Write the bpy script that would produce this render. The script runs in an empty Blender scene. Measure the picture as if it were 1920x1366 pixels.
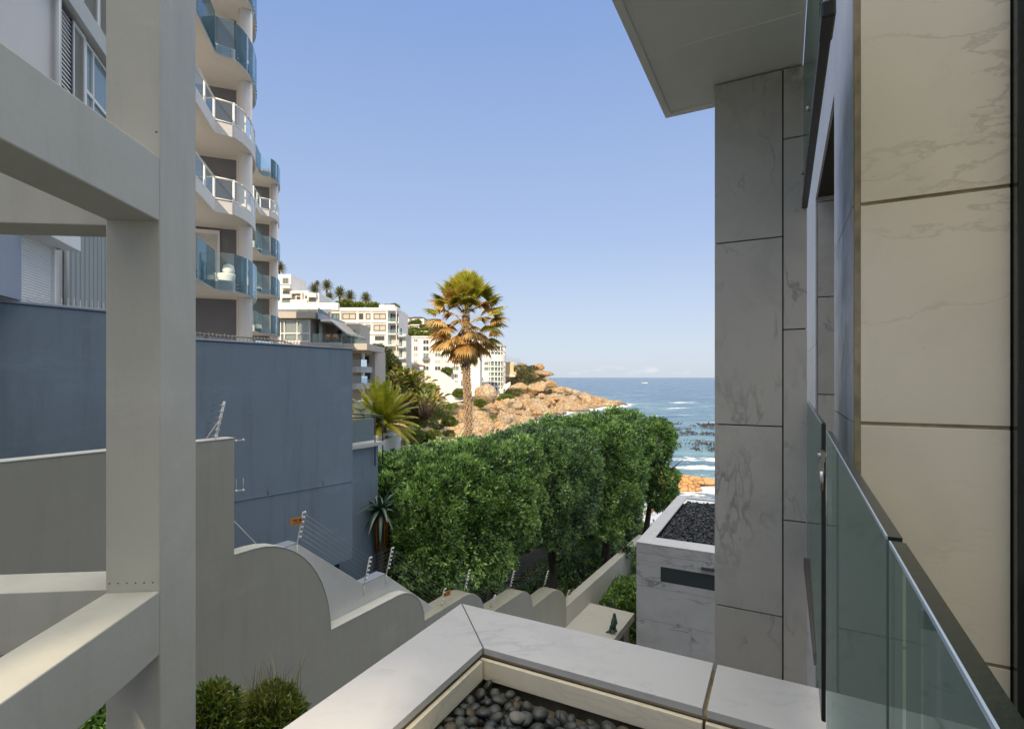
import bpy, bmesh, math, random
import numpy as np
from mathutils import Vector, Matrix, noise
random.seed(7); rng = np.random.default_rng(7)
R = math.radians
sc = bpy.context.scene
C = sc.collection

# ------------------------------------------------------------------ camera
FL, CX, HY, EYE = 982.0, 960.0, 707.0, 16.0      # focal length / centre / horizon row in photo pixels, eye height above the sea
cam = bpy.data.cameras.new('camera'); camo = bpy.data.objects.new('camera', cam); C.objects.link(camo)
camo.location = (0, 0, EYE); camo.rotation_euler = (R(90), 0, 0)
cam.sensor_width = 36; cam.lens = 36*FL/1920; cam.shift_y = (HY-683)/1920
cam.clip_start = 0.02; cam.clip_end = 60000
sc.camera = camo
# ------------------------------------------------------------------ light
SUN = Vector((-.125, -.89, .42)).normalized()      # towards the sun: behind the viewpoint, to the left
elev = math.asin(SUN.z)
w = bpy.data.worlds.new('World'); sc.world = w; w.use_nodes = True
nt = w.node_tree; nt.nodes.clear()
def WN(t, **k):
    n = nt.nodes.new(t)
    for a, b in k.items(): setattr(n, a, b)
    return n
sky = WN('ShaderNodeTexSky', sky_type='NISHITA', sun_disc=False, sun_elevation=elev, sun_rotation=math.atan2(SUN.x, SUN.y), altitude=0, air_density=1.0, dust_density=1.6, ozone_density=2.6)
tc = WN('ShaderNodeTexCoord'); sp = WN('ShaderNodeSeparateXYZ'); nt.links.new(tc.outputs['Generated'], sp.inputs[0])
mp = WN('ShaderNodeMapping'); mp.inputs['Scale'].default_value = (26, 26, 95); nt.links.new(tc.outputs['Generated'], mp.inputs[0])
nz = WN('ShaderNodeTexNoise'); nz.inputs['Scale'].default_value = 1.0; nz.inputs['Detail'].default_value = 5; nt.links.new(mp.outputs[0], nz.inputs[0])
cr = WN('ShaderNodeMapRange'); cr.inputs[1].default_value = .50; cr.inputs[2].default_value = .66; nt.links.new(nz.outputs[0], cr.inputs[0])
band = WN('ShaderNodeMapRange', interpolation_type='SMOOTHSTEP'); band.inputs[1].default_value = .024; band.inputs[2].default_value = .012; nt.links.new(sp.outputs[2], band.inputs[0])
b2 = WN('ShaderNodeMapRange', interpolation_type='SMOOTHSTEP'); b2.inputs[1].default_value = .003; b2.inputs[2].default_value = .010; nt.links.new(sp.outputs[2], b2.inputs[0])
m1 = WN('ShaderNodeMath', operation='MULTIPLY'); nt.links.new(cr.outputs[0], m1.inputs[0]); nt.links.new(band.outputs[0], m1.inputs[1])
m2 = WN('ShaderNodeMath', operation='MULTIPLY'); nt.links.new(m1.outputs[0], m2.inputs[0]); nt.links.new(b2.outputs[0], m2.inputs[1])
m3 = WN('ShaderNodeMath', operation='MULTIPLY'); nt.links.new(m2.outputs[0], m3.inputs[0]); m3.inputs[1].default_value = .55
# the clear sky is held to the pale lavender haze of the evening shore; a bright veil is added high overhead, out of frame, to lift the shaded surfaces
rp = WN('ShaderNodeValToRGB'); nt.links.new(sp.outputs[2], rp.inputs[0]); E = rp.color_ramp.elements; KS = 1/1.2
def stop(e, p, c): e.position = p; e.color = (*[q*KS for q in c], 1)
stop(E[0], 0, (.66, .735, .83)); stop(E[1], .58, (.255, .39, .72)); stop(E.new(.05), .05, (.62, .70, .83)); stop(E.new(.25), .25, (.42, .535, .79))
gn = WN('ShaderNodeMixRGB', blend_type='MULTIPLY'); gn.inputs[0].default_value = 1; nt.links.new(rp.outputs[0], gn.inputs[1]); gn.inputs[2].default_value = (5.28, 5.28, 5.28, 1)
mk = WN('ShaderNodeMixRGB'); mk.inputs[0].default_value = .9; nt.links.new(sky.outputs[0], mk.inputs[1]); nt.links.new(gn.outputs[0], mk.inputs[2])
vl = WN('ShaderNodeMapRange', interpolation_type='SMOOTHSTEP'); vl.inputs[1].default_value = .62; vl.inputs[2].default_value = .85; nt.links.new(sp.outputs[2], vl.inputs[0])
mv = WN('ShaderNodeMixRGB'); nt.links.new(vl.outputs[0], mv.inputs[0]); nt.links.new(mk.outputs[0], mv.inputs[1]); mv.inputs[2].default_value = (9.6, 8.9, 7.4, 1)
mx = WN('ShaderNodeMixRGB'); nt.links.new(m3.outputs[0], mx.inputs[0]); nt.links.new(mv.outputs[0], mx.inputs[1]); mx.inputs[2].default_value = (3.9, 3.9, 4.1, 1)
bgn = WN('ShaderNodeBackground'); bgn.inputs[1].default_value = .15; wo = WN('ShaderNodeOutputWorld')
nt.links.new(mx.outputs[0], bgn.inputs[0]); nt.links.new(bgn.outputs[0], wo.inputs[0])
sl = bpy.data.lights.new('sun', 'SUN'); sl.energy = 3.5; sl.angle = R(.5); sl.color = (1, .81, .57)
so = bpy.data.objects.new('sun', sl); C.objects.link(so); so.location = (0, 0, 60)
so.rotation_euler = SUN.to_track_quat('Z', 'Y').to_euler()
sc.view_settings.view_transform = 'Standard'; sc.view_settings.look = 'None'; sc.view_settings.gamma = 1
sc.view_settings.exposure = .6
sc.render.engine = 'CYCLES'
sc.cycles.max_bounces = 8; sc.cycles.diffuse_bounces = 4; sc.cycles.transparent_max_bounces = 16; sc.cycles.glossy_bounces = 3
sc.cycles.use_denoising = True; sc.cycles.sample_clamp_indirect = 6

# ------------------------------------------------------------------ frames and points
def PX(x, y, d): return Vector(((x-CX)/FL*d, d, EYE-(y-HY)/FL*d))
def GZ(x, y, z): return PX(x, y, (EYE-z)*FL/(y-HY))
class Fr:
    def __init__(s, u, v, o=(0, 0)):
        s.u = Vector((u[0], u[1])).normalized(); s.v = Vector((v[0], v[1])).normalized(); s.o = Vector(o)
    def __call__(s, u, v, z):                     # z relative to the eye
        p = s.o+s.u*u+s.v*v
        return Vector((p.x, p.y, EYE+z))
    def at(s, u, v): return Fr(s.u, s.v, s.o+s.u*u+s.v*v)
AB = Fr((.8875, -.4609), (.4609, .8875))          # the marble house: across / along
WT = Fr((.5086, .861), (-.861, .5086))            # the stepped garden wall: t along / w away
XY = Fr((1, 0), (0, 1))
TW = Fr((-.363, .932), (.932, .363))
EX = Fr((.9954, .0963), (-.0963, .9954))          # the concrete frame on the left

# ------------------------------------------------------------------ materials
MATS = {}
class Mt:
    def __init__(s, name):
        s.m = bpy.data.materials.new(name); s.m.use_nodes = True; s.t = s.m.node_tree
        s.b = s.t.nodes['Principled BSDF']; s.out = s.t.nodes['Material Output']; MATS[name] = s.m
        s.g = s.t.nodes.new('ShaderNodeNewGeometry'); s.tc = s.t.nodes.new('ShaderNodeTexCoord')
    def n(s, ty, **k):
        x = s.t.nodes.new(ty)
        for a, b in k.items(): setattr(x, a, b)
        return x
    def L(s, a, b): s.t.links.new(a, b)
    def noise(s, scale, detail=4, rough=.55, vec=None, dist=0, st=None):
        x = s.n('ShaderNodeTexNoise'); x.inputs['Scale'].default_value = scale; x.inputs['Detail'].default_value = detail
        x.inputs['Roughness'].default_value = rough; x.inputs['Distortion'].default_value = dist
        v = vec or s.g.outputs['Position']
        if st:
            mpn = s.n('ShaderNodeMapping'); mpn.inputs['Scale'].default_value = st; s.L(v, mpn.inputs[0]); v = mpn.outputs[0]
        s.L(v, x.inputs['Vector']); return x.outputs[0]
    def rng(s, val, a, b, c=0, d=1):
        x = s.n('ShaderNodeMapRange'); s.L(val, x.inputs[0])
        for i, q in enumerate((a, b, c, d)): x.inputs[i+1].default_value = q
        return x.outputs[0]
    def math(s, op, a, b=None):
        x = s.n('ShaderNodeMath', operation=op)
        for i, q in enumerate((a, b)):
            if q is None: continue
            if isinstance(q, (int, float)): x.inputs[i].default_value = q
            else: s.L(q, x.inputs[i])
        return x.outputs[0]
    def mix(s, f, a, b):
        x = s.n('ShaderNodeMixRGB')
        for i, q in enumerate((f, a, b)):
            if isinstance(q, tuple): x.inputs[i].default_value = (*q, 1)
            elif isinstance(q, (int, float)): x.inputs[i].default_value = q
            else: s.L(q, x.inputs[i])
        return x.outputs[0]
    def col(s, c): 
        if isinstance(c, tuple): s.b.inputs['Base Color'].default_value = (*c, 1)
        else: s.L(c, s.b.inputs['Base Color'])
        return s
    def bump(s, h, st=.3, d=.02):
        x = s.n('ShaderNodeBump'); x.inputs['Strength'].default_value = st; x.inputs['Distance'].default_value = d
        s.L(h, x.inputs['Height']); s.L(x.outputs[0], s.b.inputs['Normal']); return s
    def rough(s, r):
        if isinstance(r, (int, float)): s.b.inputs['Roughness'].default_value = r
        else: s.L(r, s.b.inputs['Roughness'])
        return s
def plain(name, c, r=.6, var=.12, scale=3., bs=.15, bd=.01, metal=0, streak=None, c2=None):
    m = Mt(name); c2 = c2 or tuple(q*(1-var*2) for q in c); c1 = tuple(min(1, q*(1+var*.3)) for q in c)
    n1 = m.noise(scale, 6, .6, st=streak); m.col(m.mix(m.rng(n1, .3, .75), c1, c2)); m.rough(r)
    m.b.inputs['Metallic'].default_value = metal
    m.bump(m.noise(scale*12, 4, .6), bs, bd); return m.m
def painted(name, c, r=.55, dirt=(.12, .11, .09), amt=.35, scale=1.2):
    m = Mt(name)
    big = m.noise(scale, 7, .65); st = m.noise(2.2, 6, .7, st=(1.6, 1.6, .16)); sp_ = m.noise(40, 3, .6); ch = m.noise(9, 6, .7)
    c1 = m.mix(m.rng(big, .3, .7, 0, .5), c, tuple(q*.80 for q in c))
    c2 = m.mix(m.rng(st, .50, .78, 0, amt), c1, tuple(q*.62 for q in c)); c2 = m.mix(m.rng(m.noise(.45, 8, .72, st=(1, 1, 2.5)), .55, .72, 0, amt*.8), c2, tuple(min(.9, q*1.28+.01) for q in c))
    c3 = m.mix(m.rng(ch, .72, .76, 0, amt*1.3), c2, dirt)
    m.col(c3); m.rough(m.rng(sp_, .3, .7, r-.06, r+.1))
    h = m.math('ADD', m.math('MULTIPLY', m.noise(5, 4, .6), 1.0), m.math('MULTIPLY', m.noise(60, 3, .6), .12))
    m.bump(h, .35, .012); return m.m
def marble(name, c, vein, r=.32, vs=1.6, amt=.7, vw=.022, soft=.25, st1=(1, 1, 1.9), dis=.9):
    m = Mt(name)
    off = m.n('ShaderNodeVectorMath', operation='SCALE'); comb = m.n('ShaderNodeCombineXYZ')
    rp = m.g.outputs['Random Per Island']
    m.L(rp, comb.inputs[0]); m.L(m.math('MULTIPLY', rp, 3.7), comb.inputs[1]); m.L(m.math('MULTIPLY', rp, -2.3), comb.inputs[2])
    m.L(comb.outputs[0], off.inputs[0]); off.inputs['Scale'].default_value = 17
    add = m.n('ShaderNodeVectorMath', operation='ADD'); m.L(m.g.outputs['Position'], add.inputs[0]); m.L(off.outputs[0], add.inputs[1])
    v = add.outputs[0]
    n1 = m.noise(vs, 7, .58, v, dis, st=st1); ridge = m.math('ABSOLUTE', m.math('SUBTRACT', n1, .5))
    ln = m.rng(ridge, 0, vw, 1, 0); msk = m.rng(m.noise(vs*.9, 3, .5, v), .47, .66)
    v1 = m.math('MULTIPLY', ln, msk)
    n2 = m.noise(vs*1.7, 7, .6, v, dis, st=st1); rd2 = m.rng(m.math('ABSOLUTE', m.math('SUBTRACT', n2, .48)), 0, vw*.9, 1, 0)
    v2 = m.math('MULTIPLY', rd2, m.rng(m.noise(vs*1.3, 2, .5, v, 0), .52, .7))
    cloud = m.rng(m.noise(vs*1.5, 6, .65, v, .8), .5, .8, 0, soft)
    f = m.math('MAXIMUM', m.math('MULTIPLY', m.math('MAXIMUM', v1, v2), amt), cloud)
    tone = m.mix(m.rng(m.noise(.9, 2, .5, v), .3, .7), c, tuple(q*.9 for q in c))
    base = m.mix(f, tone, vein)
    sp_ = m.rng(m.noise(75, 2, .5), .74, .8, 0, .35)
    m.col(m.mix(sp_, base, (.22, .19, .14))); m.rough(m.rng(m.noise(6, 4), .3, .7, r, r+.15))
    m.bump(m.noise(30, 4), .05, .003); return m.m
def glass(name, tint, refl=(.85, .95, 1), base_f=.06, milk=0, milkc=(.7, .8, .8)):
    m = Mt(name); m.t.nodes.remove(m.b)
    tr = m.n('ShaderNodeBsdfTransparent'); tr.inputs[0].default_value = (*tint, 1)
    gl = m.n('ShaderNodeBsdfGlossy'); gl.inputs[0].default_value = (*refl, 1); gl.inputs['Roughness'].default_value = .03
    fr = m.n('ShaderNodeFresnel'); fr.inputs[0].default_value = 1.5
    f = m.math('ADD', fr.outputs[0], base_f); s1 = m.n('ShaderNodeMixShader'); m.L(f, s1.inputs[0]); m.L(tr.outputs[0], s1.inputs[1]); m.L(gl.outputs[0], s1.inputs[2])
    o = s1.outputs[0]
    if milk:
        df = m.n('ShaderNodeBsdfDiffuse'); df.inputs[0].default_value = (*milkc, 1)
        s2 = m.n('ShaderNodeMixShader'); s2.inputs[0].default_value = milk; m.L(o, s2.inputs[1]); m.L(df.outputs[0], s2.inputs[2]); o = s2.outputs[0]
    m.L(o, m.out.inputs[0]); return m.m
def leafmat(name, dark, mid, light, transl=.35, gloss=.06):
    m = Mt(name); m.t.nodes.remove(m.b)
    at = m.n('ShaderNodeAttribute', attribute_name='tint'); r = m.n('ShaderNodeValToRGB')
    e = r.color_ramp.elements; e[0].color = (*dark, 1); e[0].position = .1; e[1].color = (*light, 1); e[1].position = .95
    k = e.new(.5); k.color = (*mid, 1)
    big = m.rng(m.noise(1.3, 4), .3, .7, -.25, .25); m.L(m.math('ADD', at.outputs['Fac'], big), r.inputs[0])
    d = m.n('ShaderNodeBsdfDiffuse'); t = m.n('ShaderNodeBsdfTranslucent'); g = m.n('ShaderNodeBsdfGlossy'); g.inputs['Roughness'].default_value = .38
    m.L(r.outputs[0], d.inputs[0]); m.L(r.outputs[0], t.inputs[0]); g.inputs[0].default_value = (.8, .9, .9, 1)
    a = m.n('ShaderNodeMixShader'); a.inputs[0].default_value = transl; m.L(d.outputs[0], a.inputs[1]); m.L(t.outputs[0], a.inputs[2])
    b = m.n('ShaderNodeMixShader'); b.inputs[0].default_value = gloss; m.L(a.outputs[0], b.inputs[1]); m.L(g.outputs[0], b.inputs[2])
    m.L(b.outputs[0], m.out.inputs[0]); return m.m

mConc = painted('beige_plaster', (.54, .535, .475), amt=.42)
mConcL = painted('pale_plaster', (.52, .52, .49), amt=.2)
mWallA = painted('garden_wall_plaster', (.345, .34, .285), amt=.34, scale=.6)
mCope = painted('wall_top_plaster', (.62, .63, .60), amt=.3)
mBlue = painted('blue_grey_plaster', (.182, .236, .283), r=.6, dirt=(.24, .27, .30), amt=.62, scale=.6)
mBlueT = painted('blue_parapet_top', (.30, .34, .42), amt=.15)
mMarb = marble('grey_marble', (.52, .50, .455), (.22, .215, .21), amt=.8, vw=.024, soft=.42, st1=(1.8, 1.8, .75), dis=.35)
mMarbW = marble('cream_marble', (.90, .82, .66), (.48, .43, .34), r=.3, vs=.8, amt=.5, vw=.014, soft=.30, st1=(1, 1, 2.6), dis=.15)
mMarbC = marble('white_coping_marble', (.53, .53, .54), (.33, .34, .37), r=.38, vs=1.9, amt=.7, vw=.026, soft=.5, st1=(1, 2, 1), dis=.3)
mMarbBox = marble('box_marble', (.52, .53, .55), (.17, .18, .20), vs=.5, amt=.95, vw=.03, soft=.4, st1=(1, 1, 2), dis=.4)  # even bluish grey of the box cladding, strongly veined
mGrout = plain('grout', (.40, .33, .21), .9, .25, 8)
mGroutD = plain('dark_joint', (.05, .045, .035), .9, .2, 8)
mSoff = plain('soffit_paint', (.93, .92, .88), .5, .05, 1.2, .04)
mBlack = plain('black_metal', (.018, .021, .022), .32, .2, 6, .04)
mDkGr = plain('dark_green_frame', (.014, .022, .018), .22, .2, 5, .03)
mRust = plain('stained_channel', (.10, .088, .088), .6, .3, 14, .3, c2=(.13, .085, .07))
mSteel = plain('steel', (.45, .45, .45), .3, .1, 9, .03, metal=1)
mWhite = plain('white_paint', (.80, .79, .76), .55, .05, .7, .05)
mWhiteB = plain('white_building_render', (.82, .79, .74), .7, .06, .25, .1, .03)
mCream = plain('cream_render', (.72, .64, .52), .7, .08, .3, .1, .03)
mGreyR = plain('grey_render', (.46, .42, .37), .7, .08, .3, .1, .02)
mTowW = plain('tower_white', (.72, .69, .65), .6, .06, .5, .08)
mTowG = plain('tower_grey', (.17, .17, .18), .65, .06, .5, .08)
mPebb = plain('dark_pebble', (.022, .027, .028), .38, .3, 9, .25, .004, c2=(.055, .062, .058))
mPebG = plain('grey_pebble', (.20, .20, .19), .5, .2, 20, .2, .004)
mPebB = plain('brown_pebble', (.07, .055, .035), .45, .3, 12, .2, .004)
mGravel = plain('blue_black_gravel', (.018, .024, .034), .35, .3, 9, .1)
mBed = plain('bed_screed', (.13, .11, .075), .9, .3, 7, .5, .01)
mGlassN = glass('green_balustrade_glass', (.80, .93, .87), (.55, .62, .60), .02, .17, (.42, .56, .50))
mGlassT = glass('teal_balcony_glass', (.93, .985, .985), (.80, .92, .95), .0, .06, (.60, .82, .85))
mGlassC = glass('clear_balcony_glass', (.92, .96, .96), (.85, .95, 1), .04, .08, (.6, .7, .7))
mPane = Mt('window_pane'); mPane.col((.05, .065, .07)).rough(.06); mPane = mPane.m
mPaneT = Mt('teal_window_pane'); mPaneT.col((.17, .25, .25)).rough(.08); mPaneT = mPaneT.m
mPaneL = plain('curtained_pane', (.55, .50, .42), .25, .15, 2.5, .02)
mPaneO = plain('amber_blind_pane', (.62, .36, .10), .3, .1, 2)
mPaneP = plain('maroon_blind_pane', (.17, .09, .09), .3, .2, 2)
mCurt = plain('taupe_curtain', (.30, .25, .20), .9, .2, 3, .3, streak=(4, 4, .2))
mFrameD = plain('dark_window_frame', (.06, .055, .05), .4, .1, 4)
mRed = plain('terracotta', (.42, .17, .09), .8, .15, 2)
mSlate = plain('slate_roof', (.10, .10, .11), .7, .15, 2)
mWood = plain('weathered_timber', (.42, .20, .09), .7, .2, 3, .3, streak=(1, 1, 9))
mOrange = plain('orange_sign', (.62, .24, .02), .5, .1, 5)
mOrSt = plain('orange_render', (.55, .30, .12), .8, .1, 1)
mBronze = plain('green_bronze', (.10, .17, .16), .4, .35, 10, .4, .02, metal=.6)
mBark = plain('grey_bark', (.11, .085, .06), .9, .3, 6, .8, .03, streak=(3, 3, .6))
mSoil = plain('garden_soil', (.035, .028, .02), .95, .3, 2, .6, .05)
mPot = plain('planter_turquoise', (.05, .25, .22), .5, .1, 3)
LG = leafmat('hedge_leaves', (.026, .064, .012), (.19, .35, .062), (.58, .78, .22), .16, .10)
LB = leafmat('blue_hedge_leaves', (.022, .055, .018), (.15, .28, .075), (.46, .64, .20), .14, .10)
LY = leafmat('olive_leaves', (.022, .035, .012), (.07, .10, .025), (.18, .21, .05), .3, .05)
LYG = leafmat('bright_leaves', (.05, .09, .012), (.14, .20, .025), (.30, .30, .05), .35, .05)
LST = leafmat('paddle_leaves', (.08, .11, .015), (.26, .30, .04), (.55, .36, .10), .35, .06)
LPG = leafmat('fan_frond_green', (.08, .10, .012), (.32, .33, .03), (.62, .52, .08), .35, .05)
LPB = leafmat('fan_frond_dry', (.26, .14, .035), (.60, .36, .12), (.80, .60, .28), .30, .03)
LPH = leafmat('date_palm_frond', (.10, .15, .012), (.40, .44, .03), (.72, .56, .08), .35, .06)
LPD = leafmat('far_palm_frond', (.05, .06, .02), (.14, .15, .045), (.34, .27, .10), .3, .05)
LAL = leafmat('aloe_leaf', (.015, .045, .030), (.035, .09, .05), (.08, .14, .07), .1, .12)

# ------------------------------------------------------------------ mesh helpers
class MB:
    def __init__(s): s.v = []; s.f = []; s.mi = []; s.sm = []; s.k = 0; s.smooth = False
    def add(s, vs, fs):
        o = len(s.v); s.v += [tuple(p) for p in vs]; s.f += [tuple(i+o for i in f) for f in fs]; s.mi += [s.k]*len(fs); s.sm += [s.smooth]*len(fs)
        return s
    def mat(s, k): s.k = k; return s
    def box(s, fr, u0, u1, v0, v1, z0, z1):
        p = [fr(u, v, z) for z in (z0, z1) for v in (v0, v1) for u in (u0, u1)]
        return s.add(p, [(0, 2, 3, 1), (4, 5, 7, 6), (0, 1, 5, 4), (2, 6, 7, 3), (0, 4, 6, 2), (1, 3, 7, 5)])
    def prism(s, pts, ext):                       # closed outline and extrusion vector
        n = len(pts); q = [Vector(p)+Vector(ext) for p in pts]
        return s.add(list(pts)+q, [tuple(range(n))[::-1], tuple(range(n, 2*n))]+[(i, (i+1) % n, (i+1) % n+n, i+n) for i in range(n)])
    def plan(s, fr, pts, z0, z1): return s.prism([fr(a, b, z0) for a, b in pts], (0, 0, z1-z0))
    def quad(s, *p): return s.add(p, [tuple(range(len(p)))])
    def tube(s, pts, r, n=8, cap=True):
        pts = [Vector(p) for p in pts]; m = len(pts); rr = r if isinstance(r, (list, tuple)) else [r]*m
        vs = []; fs = []; sm = s.smooth; s.smooth = True
        for i, p in enumerate(pts):
            d = (pts[min(i+1, m-1)]-pts[max(i-1, 0)]).normalized()
            a = d.orthogonal().normalized() if i == 0 else (a-d*a.dot(d)).normalized()
            b = d.cross(a)
            vs += [p+(a*math.cos(2*math.pi*j/n)+b*math.sin(2*math.pi*j/n))*rr[i] for j in range(n)]
        for i in range(m-1): fs += [(i*n+j, i*n+(j+1) % n, (i+1)*n+(j+1) % n, (i+1)*n+j) for j in range(n)]
        if cap: fs += [tuple(range(n))[::-1], tuple((m-1)*n+j for j in range(n))]
        s.add(vs, fs); s.smooth = sm; return s
    def build(s, name, mats, parent=None, bevel=0, recalc=True):
        mats = mats if isinstance(mats, (list, tuple)) else [mats]
        me = bpy.data.meshes.new(name)
        if parent is not None: org = parent['_o']
        else:
            a = np.array(s.v); org = ((a[:, 0].min()+a[:, 0].max())/2, (a[:, 1].min()+a[:, 1].max())/2, a[:, 2].min())
        O = Vector(org)
        me.from_pydata([Vector(p)-O for p in s.v], [], s.f)
        me.polygons.foreach_set('material_index', s.mi); me.polygons.foreach_set('use_smooth', s.sm)
        for q in mats: me.materials.append(q)
        if recalc:
            bm = bmesh.new(); bm.from_mesh(me); bmesh.ops.recalc_face_normals(bm, faces=bm.faces); bm.to_mesh(me); bm.free()
        o = bpy.data.objects.new(name, me); C.objects.link(o); o['_o'] = list(org)
        if parent is not None: o.parent = parent
        else: o.location = O
        if bevel:
            b = o.modifiers.new('bevel', 'BEVEL'); b.width = bevel; b.segments = 2; b.limit_method = 'ANGLE'
        return o
def thing(name, label, cat, loc, group=None):
    o = bpy.data.objects.new(name, None); C.objects.link(o); o.location = loc; o.empty_display_size = .3
    o['_o'] = list(loc); return tag(o, label, cat, group)
def tag(o, label, cat, group=None):
    o['label'] = label; o['category'] = cat
    if group: o['group'] = group
    return o
def struct(o): o['kind'] = 'structure'; return o
def stuff(o): o['kind'] = 'stuff'; return o
def dup(o, loc=None, rz=None, sc_=None, label=None, parent=None):
    c = o.copy(); C.objects.link(c)
    if parent is not None: c.parent = parent
    for ch in [x for x in KIDS.get(o.name, [])]: dup(ch, parent=c)
    if loc is not None: c.location = loc
    if rz is not None: c.rotation_euler = (0, 0, rz)
    if sc_ is not None: c.scale = (sc_,)*3 if isinstance(sc_, (int, float)) else sc_
    if label: c['label'] = label
    return c
KIDS = {}
def kids(o): KIDS[o.name] = list(o.children)
def np_mesh(name, V, Fq, mats, parent=None, tint=None, org=None, smooth=False, mi=None):
    """V (n,3) world, Fq (m,4) quads"""
    me = bpy.data.meshes.new(name)
    if parent is not None: org = parent['_o']
    if org is None: org = (float(V[:, 0].mean()), float(V[:, 1].mean()), float(V[:, 2].min()))
    V = V-np.array(org)
    k = Fq.shape[1]
    me.vertices.add(len(V)); me.vertices.foreach_set('co', V.astype(np.float32).ravel())
    me.loops.add(Fq.size); me.loops.foreach_set('vertex_index', Fq.astype(np.int32).ravel())
    me.polygons.add(len(Fq)); me.polygons.foreach_set('loop_start', np.arange(0, Fq.size, k, dtype=np.int32))
    me.polygons.foreach_set('use_smooth', np.full(len(Fq), smooth))
    for q in (mats if isinstance(mats, list) else [mats]): me.materials.append(q)
    if mi is not None: me.polygons.foreach_set('material_index', mi.astype(np.int32))
    me.update(calc_edges=True)
    if tint is not None:
        a = me.attributes.new('tint', 'FLOAT', 'POINT'); a.data.foreach_set('value', tint.astype(np.float32))
    o = bpy.data.objects.new(name, me); C.objects.link(o); o['_o'] = list(org)
    if parent is not None: o.parent = parent
    else: o.location = org
    return o
def unit(a): return a/np.maximum(np.linalg.norm(a, axis=-1, keepdims=True), 1e-9)
def leaves(P, N, size, asp=.45, per=5, spread=.8, up=.25, tint0=None):
    """clusters of folded leaf blades at points P facing N -> V, F, tint"""
    n = len(P); Pr = np.repeat(P, per, 0); Nr = np.repeat(N, per, 0); m = n*per
    d = unit(Nr+rng.normal(0, spread, (m, 3))+np.array([0, 0, up]))
    s = unit(np.cross(d, rng.normal(0, 1, (m, 3)))); L = size*rng.uniform(.65, 1.3, (m, 1))
    b = Pr+rng.normal(0, size*.25, (m, 3)); W = L*asp*.5; nn = np.cross(d, s)
    a0 = b; a1 = b+d*L*.5+s*W+nn*W*.3; a2 = b+d*L-nn*L*.12; a3 = b+d*L*.5-s*W+nn*W*.3
    V = np.stack([a0, a1, a2, a3], 1).reshape(-1, 3)
    F = np.arange(4*m).reshape(-1, 4)
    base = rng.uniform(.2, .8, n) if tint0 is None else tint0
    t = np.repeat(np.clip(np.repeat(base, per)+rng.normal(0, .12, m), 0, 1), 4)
    return V, F, t
def crown_pts(c, rad, n, lump=.16, freq=.9, sq=2.6, depth=.25, seed=0, zmin=-9, clump=0):
    """points in the outer shell of a lumpy super-ellipsoid"""
    d = unit(rng.normal(0, 1, (n, 3)))
    k = (np.abs(d)**sq).sum(1)**(-1/sq)
    base = d*k[:, None]
    out = np.empty((n, 3)); vt = np.zeros(n); rad = np.array(rad)
    for i in range(n):
        b = base[i]*rad; f = noise.noise(Vector((b*freq*.5+seed*7.3).tolist()))+.55*noise.noise(Vector((b*freq*1.5+seed*3.1).tolist()))
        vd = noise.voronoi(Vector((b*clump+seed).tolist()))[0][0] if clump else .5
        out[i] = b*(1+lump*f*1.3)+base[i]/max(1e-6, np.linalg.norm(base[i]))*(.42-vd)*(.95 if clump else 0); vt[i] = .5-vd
    q = rng.uniform(0, 1, n)**2.2*depth
    out *= (1-q)[:, None]
    N = unit(base/rad)
    keep = out[:, 2] > zmin
    tint = np.clip(.48+rng.normal(0, .18, n)-q*.9+vt*.5, 0, 1)  # random tint, with shade painted in: darker between clumps and deeper in the crown
    return out[keep]+np.array(c), N[keep], tint[keep]
# ================================================================== the marble house (right)
def slabs(mb, fr, face, u0, u1, z0, z1, ujs, zjs, th=.02, gap=.008, v=0, stag=None):
    """slabs on a face running along fr.u at v (facing -v); joints at ujs / zjs"""
    us = [u0]+list(ujs)+[u1]
    for i in range(len(us)-1):
        zz = zjs if stag is None else stag[i]
        zs = [z0]+[z for z in sorted(zz) if z0 < z < z1]+[z1]
        for j in range(len(zs)-1):
            a0 = us[i]+(gap/2 if i else 0); a1 = us[i+1]-(gap/2 if i < len(us)-2 else 0)
            b0 = zs[j]+(gap/2 if j else 0); b1 = zs[j+1]-(gap/2 if j < len(zs)-2 else 0)
            mb.box(fr, a0, a1, v-th, v, b0, b1)
AL = Fr((-.4609, -.8875), (.8875, -.4609))        # facing left (-a): u runs toward the viewer, v = +a
house = thing('marble_house', 'marble clad house wing at right with slab column, roof overhang and deep recess', 'house', AB(.3, 4, -12.5))
# column
m = MB(); m.box(AB, -.39, .12, 3.742, 4.5, -12.6, 1.944); m.build('column_core', mGroutD, house)
m = MB()
slabs(m, AB, 0, -.41, .126, -12.5, 1.94, [-.006], None, v=3.742, stag=[[.888-1.2*i for i in range(12)], [1.5-1.2*i for i in range(12)]])
m.box(Fr((.4609, .8875), (-.8875, .4609), AB(0, 0, 0).xy), 3.75, 4.5, .39, .41, -12.5, 1.94)
m.build('column_cladding', mMarb, house, bevel=.0015)
# soffit slab with lip
m = MB(); m.box(AB, -.74, .104, 2.35, 3.965, 1.952, 2.20); m.build('roof_overhang', mSoff, house)
m = MB(); m.box(AB, -.786, -.742, 2.35, 4.009, 1.935, 2.235); m.box(AB, -.742, .104, 3.967, 4.009, 1.935, 2.235); m.build('fascia_lip', mSoff, house, bevel=.003)
m = MB(); m.box(AB, -.74, .085, 3.2, 3.204, 1.948, 1.952); m.build('soffit_panel', mSoff, house)
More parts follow.
